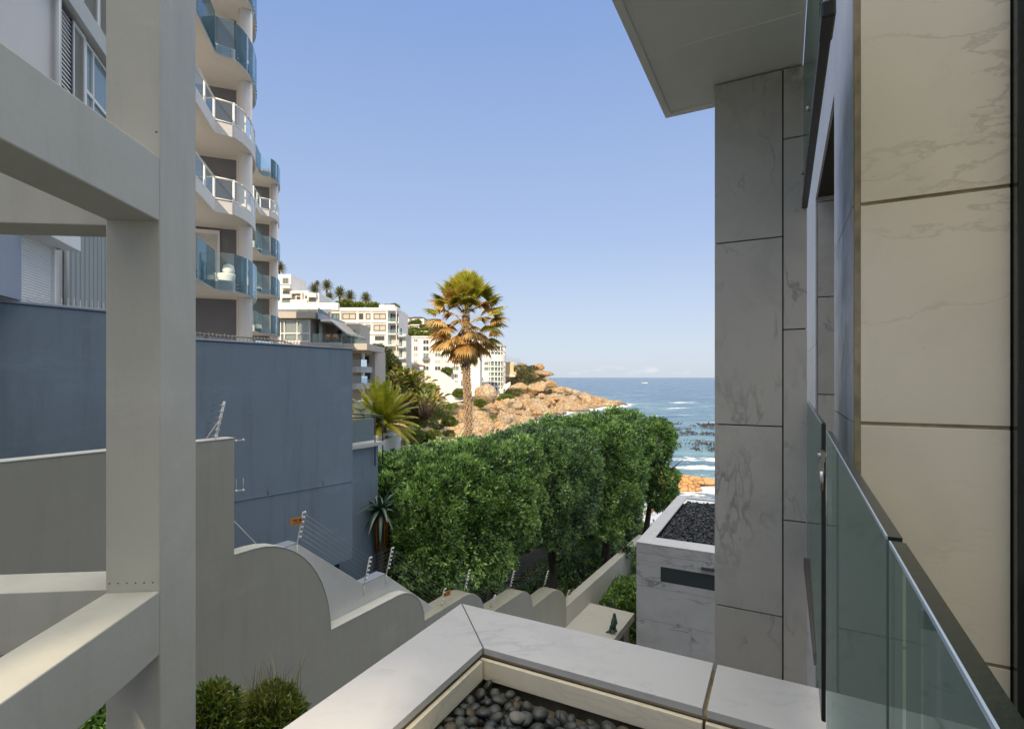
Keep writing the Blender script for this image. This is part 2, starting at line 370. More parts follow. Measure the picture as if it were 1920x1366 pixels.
# near wall facing the viewer
m = MB(); m.box(AB, .365, 1.02, 3.50, 4.7, -4, 3.2); m.box(AB, 1.02, 2.4, 3.55, 3.8, -4, 3.2); m.build('wall_core', mGrout, house)
m = MB(); slabs(m, AB, 0, .378, 1.004, -4, 3.2, [], [.957, -.255, -1.455, -2.655, 2.157], v=3.492, gap=.020, th=.022); m.build('near_cladding', mMarbW, house, bevel=.002)
m = MB(); m.box(AB, .350, .377, 3.476, 3.499, -4, 3.2); m.box(AB, .3775, 1.003, 3.4775, 3.4985, -4, 3.2); m.build('edge_strip', mGrout, house)
# reveal facing left, header, far wall
m = MB()
for a, b in ((-4, -1.455), (-1.449, -.255), (-.249, .957), (.963, 3.2)): m.box(AB, .343, .363, 3.502, 4.72, a, b)
m.box(AB, .343, .363, 4.722, 7.40, 2.18, 3.2)
for a, b in ((-4, -.9), (-.894, .4), (.406, 3.2)): m.box(AB, .343, .363, 7.402, 11.0, a, b)
m.build('side_cladding', mMarbC, house)
m = MB(); m.box(AB, .366, 2.6, 4.722, 7.40, 2.182, 2.5); m.box(AB, .366, .5, 7.402, 11, -4, 3.2); m.box(AB, .366, 2.6, 7.362, 7.385, -4, 2.18); m.build('recess_lintel', mGroutD, house)
m = MB(); slabs(m, AB, 0, .366, 2.6, -4, 2.18, [1.3], [(707-y)/982*7.8 for y in (440, 585, 733, 880)]+[-2.6], v=7.36, gap=.012); m.build('recess_cladding', mMarb, house)
m = MB(); m.box(AB, .366, 2.6, 4.73, 7.3, -1.35, -1.2); m.build('recess_floor', mMarb, house)
# dark door frame at the right edge
m = MB(); m.box(AB, 1.010, 1.05, 3.40, 3.52, -4, 3.2); m.box(AB, 1.052, 1.085, 3.36, 3.52, -4, 3.2); m.box(AB, 1.087, 1.5, 3.42, 3.5, -4, 3.2)
m.build('door_frame', mDkGr, house, bevel=.004)

# dark rail beam with glass above, hanging between column and viewer
t = thing('upper_balustrade', 'black channel rail with teal glass above, fixed high beside the marble column', 'balustrade', AB(.11, 2.7, 1.04))
m = MB(); m.box(AB, .098, .130, 1.90, 3.72, 1.045, 1.085); m.build('channel', mBlack, t, bevel=.004)
m = MB(); m.box(AB, .095, .133, 1.76, 1.898, 1.040, 1.09); m.build('channel_cap', mBlack, t, bevel=.006)
m = MB(); m.box(AB, .106, .118, 2.05, 3.70, 1.086, 1.93); m.build('glass_panel', mGlassN, t)
m = MB(); m.box(AB, .118, .130, .5, 2.02, 1.11, 1.93); m.build('glass_panel', mGlassN, t)
for q in (2.6, 3.4): MB().tube([AB(.085, q, 1.16), AB(.10, q, 1.16)], .012).build('bolt', mSteel, t)
# glass balustrade beside the viewer
t = thing('glass_balustrade', 'green tinted frameless glass balustrade running past the cream marble wall', 'balustrade', AB(.115, 1.5, -1.5))
mCham = plain('glass_chamfer', (.36, .46, .60), .2, .05, 5, .02)
def pane(b0, b1, a0, a1, z0, z1, th=.0125):
    q = lambda o, w: [(a0+o, b0), (a0+o+w, b0), (a1+o+w, b1), (a1+o, b1)]
    m = MB(); m.plan(AB, q(0, th), z0, z1); g = m.build('glass_panel', mGlassN, t)
    m = MB(); m.plan(AB, q(.0013, th-.0013), z1+.0005, z1+.0035); m.build('top_edge', mDkGr, t)
    m = MB(); m.plan(AB, q(-.0003, .0015), z1+.0005, z1+.0040); m.build('chamfer', mCham, t)
    return g
pane(1.99, 3.70, .108, .126, -1.12, -.153)
pane(.600, 1.70, .0855, .105, -1.62, -.153)
pane(-.3, .583, .070, .0852, -1.62, -.153)
m = MB(); m.box(AB, .109, .121, 1.981, 1.988, -1.12, -.152); m.build('edge_bar', mBlack, t)
m = MB(); m.box(AB, .087, .0895, .583, .5845, -1.6, -.157); m.build('edge_seal', mDkGr, t)
m = MB(); m.box(AB, .108, .138, 2.455, 3.71, -1.17, -1.115); m.build('base_channel', mRust, t, bevel=.003)
m = MB(); m.box(AB, .104, .116, 1.93, 1.985, -.27, -.235); m.box(AB, .100, .114, 1.945, 1.975, -.31, -.272); m.tube([AB(.106, 1.94, -.30), AB(.106, 1.94, -.36)], .006); m.tube([AB(.095, 1.955, -.252), AB(.12, 1.955, -.252)], .009); m.build('hinge', mSteel, t)
# balcony floor behind the glass


# ================================================================== foreground coping and pebble bed
cop = thing('marble_parapet', 'veined white marble coping with mitred corner around the pebble bed', 'parapet', AB(-.6, 2.2, -3))
Z = -1.25
m = MB()
def cslab(pts): m.plan(AB, pts, Z-.03, Z)
g = .004
cslab([(-1.586, 2.444), (-1.239+.0, 2.09), (-1.239, -1.2), (-1.586, -1.2)])
m2 = MB(); m2.plan(AB, [(-1.586+g*2, 2.444), (-.27-g, 2.444), (-.27-g, 2.09), (-1.239+g*2, 2.09)], Z-.03, Z)
m.build('coping_slab', mMarbC, cop, bevel=.002); m2.build('coping_slab', mMarbC, cop, bevel=.002)
m = MB(); m.plan(AB, [(-.27+.012, 2.444), (1.6, 2.444), (1.6, 2.09), (-.27+.012, 2.09)], Z-.032, Z-.002); o = m.build('coping_slab', mMarbC, cop, bevel=.002); o['label'] = 'third coping slab with speckled dirt'
m = MB(); m.plan(AB, [(-1.580, 2.435), (1.6, 2.435), (1.6, 2.10), (-1.25, 2.10), (-1.25, -1.2), (-1.58, -1.2)], Z-.045, Z-.031)
m.build('mortar_bed', mGrout, cop)
m = MB(); m.box(AB, -1.574, 1.6, 2.095, 2.43, -4.2, Z-.046); m.box(AB, -1.574, -1.245, -1.2, 2.095, -4.2, Z-.046); m.build('parapet_core', mBed, cop)
m = MB(); m.box(AB, -1.244, -.273, 2.074, 2.094, -1.385, Z-.047); m.box(AB, -.262, 1.6, 2.074, 2.094, -1.385, Z-.047)
m.box(AB, -1.2435, -1.224, -1.2, 2.066, -1.385, Z-.047); m.build('inner_cladding', mMarbW, cop, bevel=.0015)
m = MB(); m.box(AB, -1.594, 1.6, 2.431, 2.438, -4.2, Z-.047); m.box(AB, -1.582, -1.575, -1.2, 2.43, -4.2, Z-.047); m.build('outer_cladding', mMarb, cop)
bedo = MB().box(AB, -1.223, 1.6, -1.2, 2.073, -1.60, -1.430).build('pebble_bed', mBed); tag(bedo, 'mortar screed floor of the planter under the river pebbles', 'planter bed')
# pebbles
def pebble_mesh(i):
    bm = bmesh.new(); bmesh.ops.create_icosphere(bm, subdivisions=3, radius=1)
    sx, sy, sz = random.uniform(.85, 1.25), random.uniform(.7, 1.0), random.uniform(.42, .66)
    for v in bm.verts:
        f = 1+.10*noise.noise(v.co*1.3+Vector((i*5, 0, 0)))
        v.co = Vector((v.co.x*sx*f, v.co.y*sy*f, v.co.z*sz*f))
        v.co.x += .12*v.co.y*v.co.y
    me = bpy.data.meshes.new('pebble'); bm.to_mesh(me); bm.free()
    for p in me.polygons: p.use_smooth = True
    return me
PM = []
for i in range(7):
    for mt in (mPebb, mPebG, mPebB):
        q = pebble_mesh(i) if mt is mPebb else PM[-1 if mt is mPebG else -2].copy()
        q.materials.clear(); q.materials.append(mt); PM.append(q)
placed = []
def peb(a, b, z, k, mt, s, lab=None):
    o = bpy.data.objects.new('pebble', PM[k*3+mt]); C.objects.link(o); o.location = AB(a, b, z)
    o.rotation_euler = (random.gauss(0, .35), random.gauss(0, .35), random.uniform(0, 6.3)); o.scale = (s,)*3
    tag(o, lab or ['smooth dark grey river pebble in the heap behind the marble coping', 'pale grey speckled river pebble standing out in the dark heap', 'brown toned river pebble among the dark ones behind the coping'][mt], 'pebble', 'river pebbles in the marble planter')
tries = 0
while len(placed) < 330 and tries < 40000:
    tries += 1
    b = random.uniform(1.15, 2.04); a = random.uniform(-1.20, .1)
    # heap leaves a bare strip of screed along the far kerb
    if b > 2.035-.055*max(0, a+1.1)+.02*math.sin(a*9): continue
    p = AB(a, b, -1.40); y = HY+FL*1.40/p.y; x = CX+FL*p.x/p.y
    if y > 1430 or x < 740: continue
    s = random.choice([.026, .029, .033, .037, .044])*random.uniform(.9, 1.12)
    lay = 0 if tries < 16000 else 1
    if any((a-q[0])**2+(b-q[1])**2 < ((s+q[2])*(.80 if lay == 0 else .76))**2 and q[3] == lay for q in placed): continue
    placed.append((a, b, s, lay))
    r = random.random(); peb(a, b, -1.430+s*.45+lay*.030, random.randrange(7), 0 if r < .93 else 2, s)
q = GZ(970, 1344, EYE-1.37); d_ = Vector((q.x, q.y)); peb(d_.dot(AB.u), d_.dot(AB.v), -1.370, 2, 1, .040, 'pale grey speckled river pebble standing out in the dark heap')

# ================================================================== concrete frame on the left
D0 = 3.1; P0 = PX(300, HY, D0); O = P0.xy
FX = Fr((.9954, .0963), (-.0963, .9954), O)        # u: across, v: along the view
fr_ = thing('concrete_frame', 'plastered concrete frame of post and rails filling the left edge', 'pergola frame', FX(-.15, .2, -5))
m = MB(); m.box(FX, -.302, 0, 0, .425, -5.5, 4.2); m.build('post', mConc, fr_, bevel=.008)
m = MB(); m.box(FX, -.299, -.001, -3.2, -.0005, .922, 1.300); m.build('rail', mConc, fr_, bevel=.008)
m = MB(); m.box(FX, -.299, -.001, -3.2, -.0005, -1.640, -1.262); m.build('rail', mConc, fr_, bevel=.008)
m = MB(); m.box(FX, -5, -.303, .06, .34, .905, 1.27); m.build('cross_rail', mConc, fr_, bevel=.006)
m = MB(); m.box(FX, -5, -.303, .06, .38, -1.63, -1.265); m.build('cross_rail', mConc, fr_, bevel=.006)
for i in range(6): MB().tube([FX(-.28+i*.048, -.002, -1.21+random.uniform(-.004, .004)), FX(-.28+i*.048, .006, -1.21)], .0045).build('nail_head', mRust, fr_)
MB().tube([FX(-.02, -.002, 1.45), FX(-.02, .006, 1.45)], .006).build('nail_head', mRust, fr_)

# ================================================================== stepped garden wall (scrolled) and its neighbour
def ell(t0, z0, t1, z1, n=12): return [(t0+(t1-t0)*math.sin(math.pi/2*i/n), z1+(z0-z1)*math.cos(math.pi/2*i/n)) for i in range(1, n+1)]
top1 = [(-6, -1.11), (5.64, -1.11), (5.64, -3.23), (6.0, -3.23)]+ell(6.0, -3.23, 7.81, -5.5)
top1 += [(9.9, -5.5)]+ell(9.9, -5.5, 10.93, -6.54)
top2 = [(10.93, -6.54), (12.75, -6.54)]+ell(12.75, -6.54, 13.9, -7.6)+[(16.1, -7.65)]+ell(16.1, -7.65, 17.09, -8.5)+[(18.6, -8.5)]+ell(18.6, -8.5, 20.06, -9.6)
def wall_profile(mb, top, w0, w1, zb):
    pts = [WT(top[0][0], w0, zb)]+[WT(t_, w0, z_) for t_, z_ in top]+[WT(top[-1][0], w0, zb)]
    mb.prism(pts, WT(0, w1-w0, 0)-WT(0, 0, 0))
gw = thing('scrolled_garden_wall', 'beige plaster garden wall stepping down in quarter round scrolls toward the sea', 'garden wall', WT(8, 9.3, -13.2))
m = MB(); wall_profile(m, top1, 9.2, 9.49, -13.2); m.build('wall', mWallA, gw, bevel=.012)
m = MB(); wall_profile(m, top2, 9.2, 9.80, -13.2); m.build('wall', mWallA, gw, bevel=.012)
m = MB(); m.box(WT, 20.062, 31.5, 9.2, 9.62, -13.4, -9.6); m.build('long_wall', mConcL, gw, bevel=.012)
m = MB()
def cope(mb, top, w0, w1, th=.012):
    for (a, b), (c, d) in zip(top[:-1], top[1:]):
        if abs(a-c) < 1e-6: continue
        n = Vector((-(d-b), c-a)).normalized()*th
        mb.prism([WT(a, w0, b+.001), WT(c, w0, d+.001), WT(c+n.x, w0, d+n.y+.001), WT(a+n.x, w0, b+n.y+.001)], WT(0, w1-w0, 0)-WT(0, 0, 0))
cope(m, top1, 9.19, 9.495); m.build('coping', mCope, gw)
nb = thing('zigzag_boundary_wall', 'pale plaster boundary wall with zigzag top just behind the scrolled wall', 'garden wall', WT(7, 9.7, -13.2))
tz = [(2, -3.5), (7.2, -3.5), (9.07, -5.0), (9.78, -4.98), (11.92, -6.72)]
m = MB(); wall_profile(m, tz, 9.50, 9.80, -13.2); m.build('wall', mConcL, nb, bevel=.01)
m = MB(); cope(m, tz[:2], 9.50, 9.81, .02); cope(m, tz[2:4], 9.50, 9.81, .02); m.build('coping', mBlueT, nb)
# electric fence posts
def post(t_, z, lab, k, w_=9.50, sign=None, H=.70):
    base = WT(t_, w_-.012, z); r = thing('electric_fence_post', lab, 'fence post', base, 'electric fence posts on the garden walls')
    lean = (WT(0, -.19, 0)-WT(0, 0, 0))+Vector((0, 0, H)); 
    m = MB(); m.tube([base+Vector((0, 0, -.25)), base], .013, 6); m.tube([base, base+lean], .014, 6); m.build('bar', mWhite, r)
    nI = 6
    for i in range(nI):
        q = base+lean*(.22+.76*i/(nI-1)); m = MB(); c = q+WT(.05, -.02, 0)-WT(0, 0, 0)
        m.tube([q, q+(c-q)*.6, c, q+(c-q)*1.25], [.012, .026, .026, .010], 6); m.build('insulator', mWhite, r)
    if sign:
        s0 = base+lean*.86; u = (WT(-1, .3, 0)-WT(0, 0, 0))*sign*.95
        s_ = tag(MB().prism([s0, s0+u*.24, s0+u*.24-Vector((0, 0, .15)), s0-Vector((0, 0, .15))], WT(0, -.006, 0)-WT(0, 0, 0)).build('warning_sign', mOrange), 'orange warning plate hanging on '+k, 'sign')
        mm = MB(); q0 = s0+WT(0, -.010, 0)-WT(0, 0, 0)
        for a, b, c, d in ((.03, .07, .04, .09), (.10, .20, .035, .055), (.10, .17, .075, .09), (.04, .20, .115, .125)):
            mm.prism([q0+u*a-Vector((0, 0, c)), q0+u*b-Vector((0, 0, c)), q0+u*b-Vector((0, 0, d)), q0+u*a-Vector((0, 0, d))], WT(0, -.002, 0)-WT(0, 0, 0))
        mm.build('lettering', mFrameD, s_)
    return base, lean
pp = []
pp.append(post(7.18, -3.5, 'white electric fence post with an orange plate on the first zigzag peak', 'the fence post at the first zigzag peak', sign=1))
pp.append(post(9.05, -5.0, 'white electric fence post standing in the valley of the zigzag wall', ''))
pp.append(post(9.80, -4.98, 'white electric fence post on the second zigzag peak beside the hedge', ''))
pp.append(post(11.93, -6.75, 'white electric fence post with orange plate behind the coping mitre', 'the fence post behind the coping mitre', sign=-1))
pp.append(post(12.75+.4, -6.6, 'white electric fence post on the first thick scroll, against the tree trunk', ''))
pp.append(post(14.6, -7.7, 'short white electric fence post in the dip before the second thick scroll', '', H=.5))
pp.append(post(16.2, -7.65, 'white electric fence post on the second thick scroll', '', w_=9.7))
pp.append(post(18.9, -8.5, 'white electric fence post on the third thick scroll', '', w_=9.7))
pp.append(post(20.5, -9.6, 'last small white fence post with orange plate at the start of the long wall', 'the last fence post by the long wall', H=.5, sign=-.8))
for i in range(6):
    f = .22+.76*i/5; m = MB()
    m.tube([b+l*f for b, l in pp], .0022, 4)
    tag(m.build('fence_wire', mSteel), 'thin steel electric fence wire strung along the wall posts', 'wire', 'electric fence wires')
# top bracket on the high wall end, and the two horizontal brackets on its edge
b = WT(5.35, 9.3, -1.11); r = thing('wall_fence_bracket', 'white electric fence bracket with prongs on the high end of the beige wall', 'fence bracket', b)
m = MB(); m.tube([b, b+Vector((.16, 0, .68))], .022, 6); m.tube([b+Vector((-.18, 0, .0)), b+Vector((.08, 0, .36))], .010, 5); m.build('bar', mWhite, r)
for i in range(6):
    q = b+Vector((.16, 0, .68))*(.1+.16*i); m = MB(); m.tube([q, q+Vector((-.07, 0, 0)), q+Vector((-.20, -.02, .01))], [.014, .006, .004], 5); m.build('prong', mSteel, r)
    m = MB(); m.tube([q+Vector((-.01, 0, -.03)), q, q+Vector((0, 0, .04))], [.018, .032, .018], 6); m.build('insulator', mWhite, r)
for z, lab in ((-1.18, 'upper white insulator arm on the edge of the beige wall'), (-2.10, 'lower white insulator arm on the edge of the beige wall')):
    b = WT(5.65, 9.35, z); r = thing('insulator_arm', lab, 'fence bracket', b)
    m = MB(); m.tube([b, b+Vector((.24, 0, .03))], .008, 5); m.build('bar', mWhite, r)
    for q in (.11, .24):
        c = b+Vector((q, 0, q*.12)); m = MB(); m.tube([c+Vector((-.02, 0, 0)), c, c+Vector((.02, 0, 0))], [.012, .03, .012], 6); m.tube([c, c+Vector((0, 0, -.05 if z > -2 else .22))], .004, 4); m.build('insulator', mWhite, r)
m = MB(); m.tube([WT(5.66, 9.3, -2.6), WT(6.15, 9.3, -3.2)], .008, 5); tag(m.build('stay_rod', mWhite), 'thin white stay rod slanting down beside the high wall end', 'rod')

# ================================================================== blue grey neighbour building
bl = thing('blue_grey_house', 'windowless blue grey plastered house wall beyond the garden wall', 'house', WT(4, 14, -12.8))
m = MB(); m.box(WT, -8, 5.70, 12.1, 14.9, -12.8, 1.28); m.build('wall', mBlue, bl, bevel=.03)
m = MB(); m.box(WT, 5.702, 11.1, 12.1, 14.9, -5.44, .83); m.build('wall', mBlue, bl, bevel=.03)
m = MB(); m.box(WT, 5.702, 10.4, 13.3, 14.9, -12.8, -5.442); m.build('undercroft_wall', mFrameD, bl)
m = MB(); m.box(WT, -8, 5.70, 12.07, 12.30, 1.282, 1.33); m.box(WT, 5.702, 11.13, 12.07, 12.30, .832, .87); m.box(WT, 10.9, 11.13, 12.301, 14.9, .832, .87); m.build('parapet_cap', mBlueT, bl, bevel=.01)
m = MB(); m.tube([WT(5.8, 12.085, -2.9), WT(8.9, 12.085, -3.02), WT(11.09, 12.085, -3.10)], .012, 5); m.tube([WT(8.3, 12.09, -2.99), WT(8.3, 12.09, -2.82)], .01, 4); m.tube([WT(10.0, 12.09, -3.06), WT(10.0, 12.09, -2.9)], .01, 4); m.build('drip_groove', mBlue, bl)
m = MB(); m.box(WT, 11.102, 12.75, 12.7, 14.9, -12.8, -2.25); m.build('rear_wall', mBlue, bl, bevel=.03)
m = MB(); m.box(WT, 11.102, 12.9, 12.55, 14.9, -2.248, -2.13); m.build('terrace_slab', mConcL, bl)
# terrace rail
t = thing('terrace_railing', 'black metal terrace railing with clear glass at the blue house corner', 'railing', WT(12, 12.7, -2.13))
m = MB(); m.tube([WT(11.12, 12.6, -1.28), WT(12.85, 12.6, -1.28)], .022, 6); m.tube([WT(12.85, 12.6, -1.28), WT(12.85, 12.6, -2.9)], .022, 6); m.tube([WT(12.5, 12.6, -1.28), WT(12.5, 12.6, -2.9)], .022, 6)
m.tube([WT(12.85, 12.6, -1.28), WT(12.85, 14.5, -1.28)], .02, 6); m.build('rail_frame', mBlack, t)
m = MB(); m.box(WT, 11.12, 12.45, 12.59, 12.602, -2.05, -1.33); m.build('glass_panel', mGlassC, t)
# security spikes on the parapet
for (t0, t1, z, lab) in ((1.0, 5.6, 1.33, 'row of white plastic wall spikes on the higher blue parapet'), (5.9, 9.3, .87, 'row of grey wall spikes on the lower blue parapet')):
    m = MB(); m.box(WT, t0, t1, 12.15, 12.23, z, z+.012)
    x = t0
    while x < t1:
        for k in (-1, 1): m.tube([WT(x, 12.19, z+.01), WT(x+k*.012, 12.19+k*.03, z+.15+random.uniform(-.02, .02))], [.009, .003], 4)
        x += .095
    tag(m.build('spike_strip', mWhite if t0 < 3 else mSteel), lab, 'wall spikes')
# ================================================================== facade at the upper left (sheds, shutters and window behind the frame)
NF = Vector((.939, .344)); QF = -5.0; DF = Vector((-.344, .939))
class FS(Fr):                                      # facade frame: u along the facade (away), v outward; heights shrink with its distance
    def __call__(s, u, v, z): return Fr.__call__(s, u, v, z*5.0/5.87)
FF = FS(DF, NF, NF*QF)
def fu(x):                                        # facade coordinate under a photo column
    r = (x-CX)/FL; d = QF/(NF.x*r+NF.y); return Vector((r*d, d)).dot(DF), d
def fz(x, y): return (HY-y)/FL*fu(x)[1]
fa = thing('shuttered_apartment_block', 'cream apartment block with louvred shutters and sliding window behind the concrete frame', 'building', FF(8, -2, 1.56))
s0, s1 = fu(-70)[0], fu(228)[0]
m = MB(); m.box(FF, s0, s1, -1.2, 0, 1.56, 9.5); m.box(FF, s0, s1, -1.2, 0, 9.502, 15); m.build('wall', mTowW, fa)
m = MB(); m.box(FF, s0, s1, .002, .22, 8.96, 9.50); m.build('ledge', mConcL, fa, bevel=.01)
def frect(x0, x1, z0, z1, v0, v1, mb): mb.box(FF, fu(x0)[0], fu(x1)[0], v0, v1, z0, z1)
m = MB(); m.tube([FF(fu(97)[0], .10, 3), FF(fu(97)[0], .10, 14)], .055, 10); m.build('downpipe', mWhite, fa)
def louvre(x0, x1, z0, z1, name, mt, pitch=.09, fr=.05, v=.02, back=mWhite):
    m = MB(); a, b = fu(x0)[0], fu(x1)[0]
    m.box(FF, a, a+fr, v, v+.06, z0, z1); m.box(FF, b-fr, b, v, v+.06, z0, z1); m.box(FF, a+fr, b-fr, v, v+.06, z0, z0+fr); m.box(FF, a+fr, b-fr, v, v+.06, z1-fr, z1)
    o = m.build(name, mt, fa)
    m = MB(); z = z0+fr
    while z < z1-fr-pitch*.5:
        m.prism([FF(a+fr, v+.045, z), FF(a+fr, v+.01, z+pitch*.8), FF(a+fr, v+.018, z+pitch*.8), FF(a+fr, v+.053, z)], FF(b-a-2*fr, 0, 0)-FF(0, 0, 0)); z += pitch
    m.build('slats', back, o)
louvre(103, 128, 6.5, 8.90, 'louvre_shutter', mFrameD, .11, back=mWhite)
louvre(129.5, 152.5, 6.5, 8.90, 'louvre_shutter', mWhite, .07)
for a, b in ((118, 146), (147, 178), (179, 222)): louvre(a, b, 9.56, 12.6, 'louvre_shutter', mWhite, .085)
w_ = MB(); a, b, c = fu(154)[0], fu(168)[0], fu(212)[0]
for q in (a, b, c-.06): w_.box(FF, q, q+.06, .002, .07, 7.0, 8.86)
w_.box(FF, a+.06, c-.06, .002, .07, 8.80, 8.86); w_.box(FF, a+.06, c-.06, .002, .07, 7.52, 7.62); wf = w_.build('window_frame', mWhite, fa)
m = MB(); m.box(FF, a+.06, c-.06, .001, .03, 7.0, 8.8); m.build('pane', mPaneT, wf)
# lower: pillar, roller shutter with box, corrugated screen
m = MB(); frect(-60, 24, 1.57, 4.4, .002, .12, m); m.build('pilaster', mBlueT, fa)
m = MB(); a, b = fu(27)[0], fu(96)[0]; z = 1.57
m.box(FF, a, a+.05, .002, .08, 1.57, 3.0); m.box(FF, b-.06, b, .002, .08, 1.57, 3.0); m.box(FF, a-.0, b+.0, -.01, .008, 1.57, 3.0); rs = m.build('roller_shutter', mWhite, fa)
m = MB(); 
while z < 2.98: m.prism([FF(a+.05, .01, z), FF(a+.05, .03, z+.012), FF(a+.05, .03, z+.043), FF(a+.05, .01, z+.055)], FF(b-a-.11, 0, 0)-FF(0, 0, 0)); z += .058
m.build('slats', mWhite, rs)
m = MB(); m.box(FF, a-.1, fu(104)[0], .002, .42, 3.0, 3.35); m.build('shutter_box', mWhite, fa, bevel=.01)
m = MB(); m.tube([FF(fu(113)[0], .1, 1.57), FF(fu(113)[0], .1, 3.7)], .04, 8); m.build('downpipe', mConcL, fa)
m = MB(); s = fu(117)[0]; e = fu(222)[0]
while s < e: m.prism([FF(s, .02, 1.57), FF(s+.03, .06, 1.57), FF(s+.19, .06, 1.57), FF(s+.22, .02, 1.57)], (0, 0, 2.6)); s += .235
m.build('corrugated_screen', plain('screen_paint', (.30, .32, .31), .5, .05, 1), fa)

# ================================================================== balcony tower
def tower(off, ks, styles, label, extra):
    o = Vector(off); P = lambda x, y, z: Vector((x+o.x, y+o.y, EYE+z))
    T = thing('balcony_tower', label, 'apartment building', P(-13, 22, -12))
    XYo = Fr((1, 0), (0, 1), (o.x, o.y))
    TWo = Fr((-.932, -.363), (-.363, .932), (-11.87+o.x, 22.55+o.y))       # flank: u to the left, v away
    m = MB(); m.box(TWo, 0, 2.6, 0, 1.2, -12, 3.33+3*ks[-1]+1.5); m.build('flank_wall', mTowG, T)
    m = MB(); m.box(TWo, 2.602, 3.3, -.8, 3, -12, 3.33+3*ks[-1]+1.5); m.build('core_wall', mTowG, T)
    m = MB(); m.box(TWo, -.16, -.002, .0, .16, -12, 3.33+3*ks[-1]); m.build('downpipe', mTowW, T)
    m = MB(); m.tube([P(-11.2, 22.0, -12), P(-11.2, 22.0, 3.33+3*ks[-1]+(3 if ks[-1] == 5 else .1))], .27, 24); m.build('column', mTowW, T)
    outer = [(-10.65, 17.6), (-11.3, 19.95), (-10.78, 20.35), (-10.72, 20.75), (-10.72, 21.2), (-10.80, 21.7), (-10.95, 22.2), (-11.12, 22.7), (-11.36, 23.2), (-11.65, 23.7), (-12.0, 24.2)]
    outer = [(-14.2, 16.2), (-11.15, 17.42)]+outer
    def offs(d):                                  # outline pushed outward
        r = []
        for i, p in enumerate(outer):
            a = Vector(outer[max(i-1, 0)]); b = Vector(outer[min(i+1, len(outer)-1)]); n = (b-a).normalized(); n = Vector((n.y, -n.x)); r.append(Vector(p)+n*d)
        return r
    for k in ks:
        z = 3.33+3*k; st = styles.get(k, 'glass')
        m = MB(); m.smooth = False
        m.prism([P(p_.x, p_.y, z) for p_ in offs(-.03)]+[P(-12.6, 24.9, z), P(-14.6, 25.4, z)], (0, 0, .26))
        sl_ = m.build('balcony', mTowW, T)
        a = offs(.0); b_ = offs(-.05); top = .43 if st == 'frame' else .40
        m = MB()
        for i in range(1, len(a)-1): m.prism([P(*a[i], z-.03), P(*a[i+1], z-.03), P(*b_[i+1], z-.03), P(*b_[i], z-.03)], (0, 0, top+.03))
        m.build('fascia', mTowW, sl_)
        seg = [(1, 2), (2, 3), (3, 4)]; cur = [4, 6, 8, 10, 12]
        if st == 'frame':
            m = MB(); g_ = MB(); c = offs(-.05)
            for i in range(1, len(a)-1):
                p, q = c[i], c[i+1]
                m.tube([P(*p, z+1.30), P(*q, z+1.30)], .035, 5); m.tube([P(*p, z+.50), P(*q, z+.50)], .03, 5)
                g_.quad(P(*p, z+.53), P(*q, z+.53), P(*q, z+1.27), P(*p, z+1.27))
            for i in (1, 2, 3, 4, 6, 8, 10): m.box(Fr((1, 0), (0, 1), (c[i].x+o.x, c[i].y+o.y)), -.035, .035, -.035, .035, z+.45, z+1.33)
            m_ = (c[2]+c[3])/2; m.box(Fr((1, 0), (0, 1), (m_.x+o.x, m_.y+o.y)), -.03, .03, -.03, .03, z+.45, z+1.33)
            m.build('rail_frame', mWhite, sl_); g_.build('glass_panel', mGlassC, sl_)
        else:
            c = offs(.035); bolts = MB()
            for i0, i1 in seg+list(zip(cur[:-1], cur[1:])):
                g_ = MB(); p, q = c[i0], c[i1]
                for i in range(i0, i1):
                    e0 = .03 if i == i0 else 0; e1 = .03 if i == i1-1 else 0; d = (c[i+1]-c[i]).normalized()
                    A, B = c[i]+d*e0, c[i+1]-d*e1; n = Vector((d.y, -d.x))*.014
                    g_.prism([P(*A, z+.02), P(*B, z+.02), P(*(B+n), z+.02), P(*(A+n), z+.02)], (0, 0, 1.42))
                g_.build('glass_panel', mGlassT, sl_)
                for p_, q_ in ((c[i0], c[i0+1]), (c[i1], c[i1-1])):
                    d = (q_-p_).normalized(); n = Vector((d.y, -d.x)); n = n if (p_, q_) == (c[i0], c[i0+1]) else -n
                    for zz in (.12, .27):
                        e = p_+d*.14; bolts.tube([P(*(e-n*.035), z+zz), P(*(e+n*.03), z+zz)], .022, 6)
            bolts.build('glass_bolt', mSteel, sl_)
    extra(T, P, TWo)
    return T
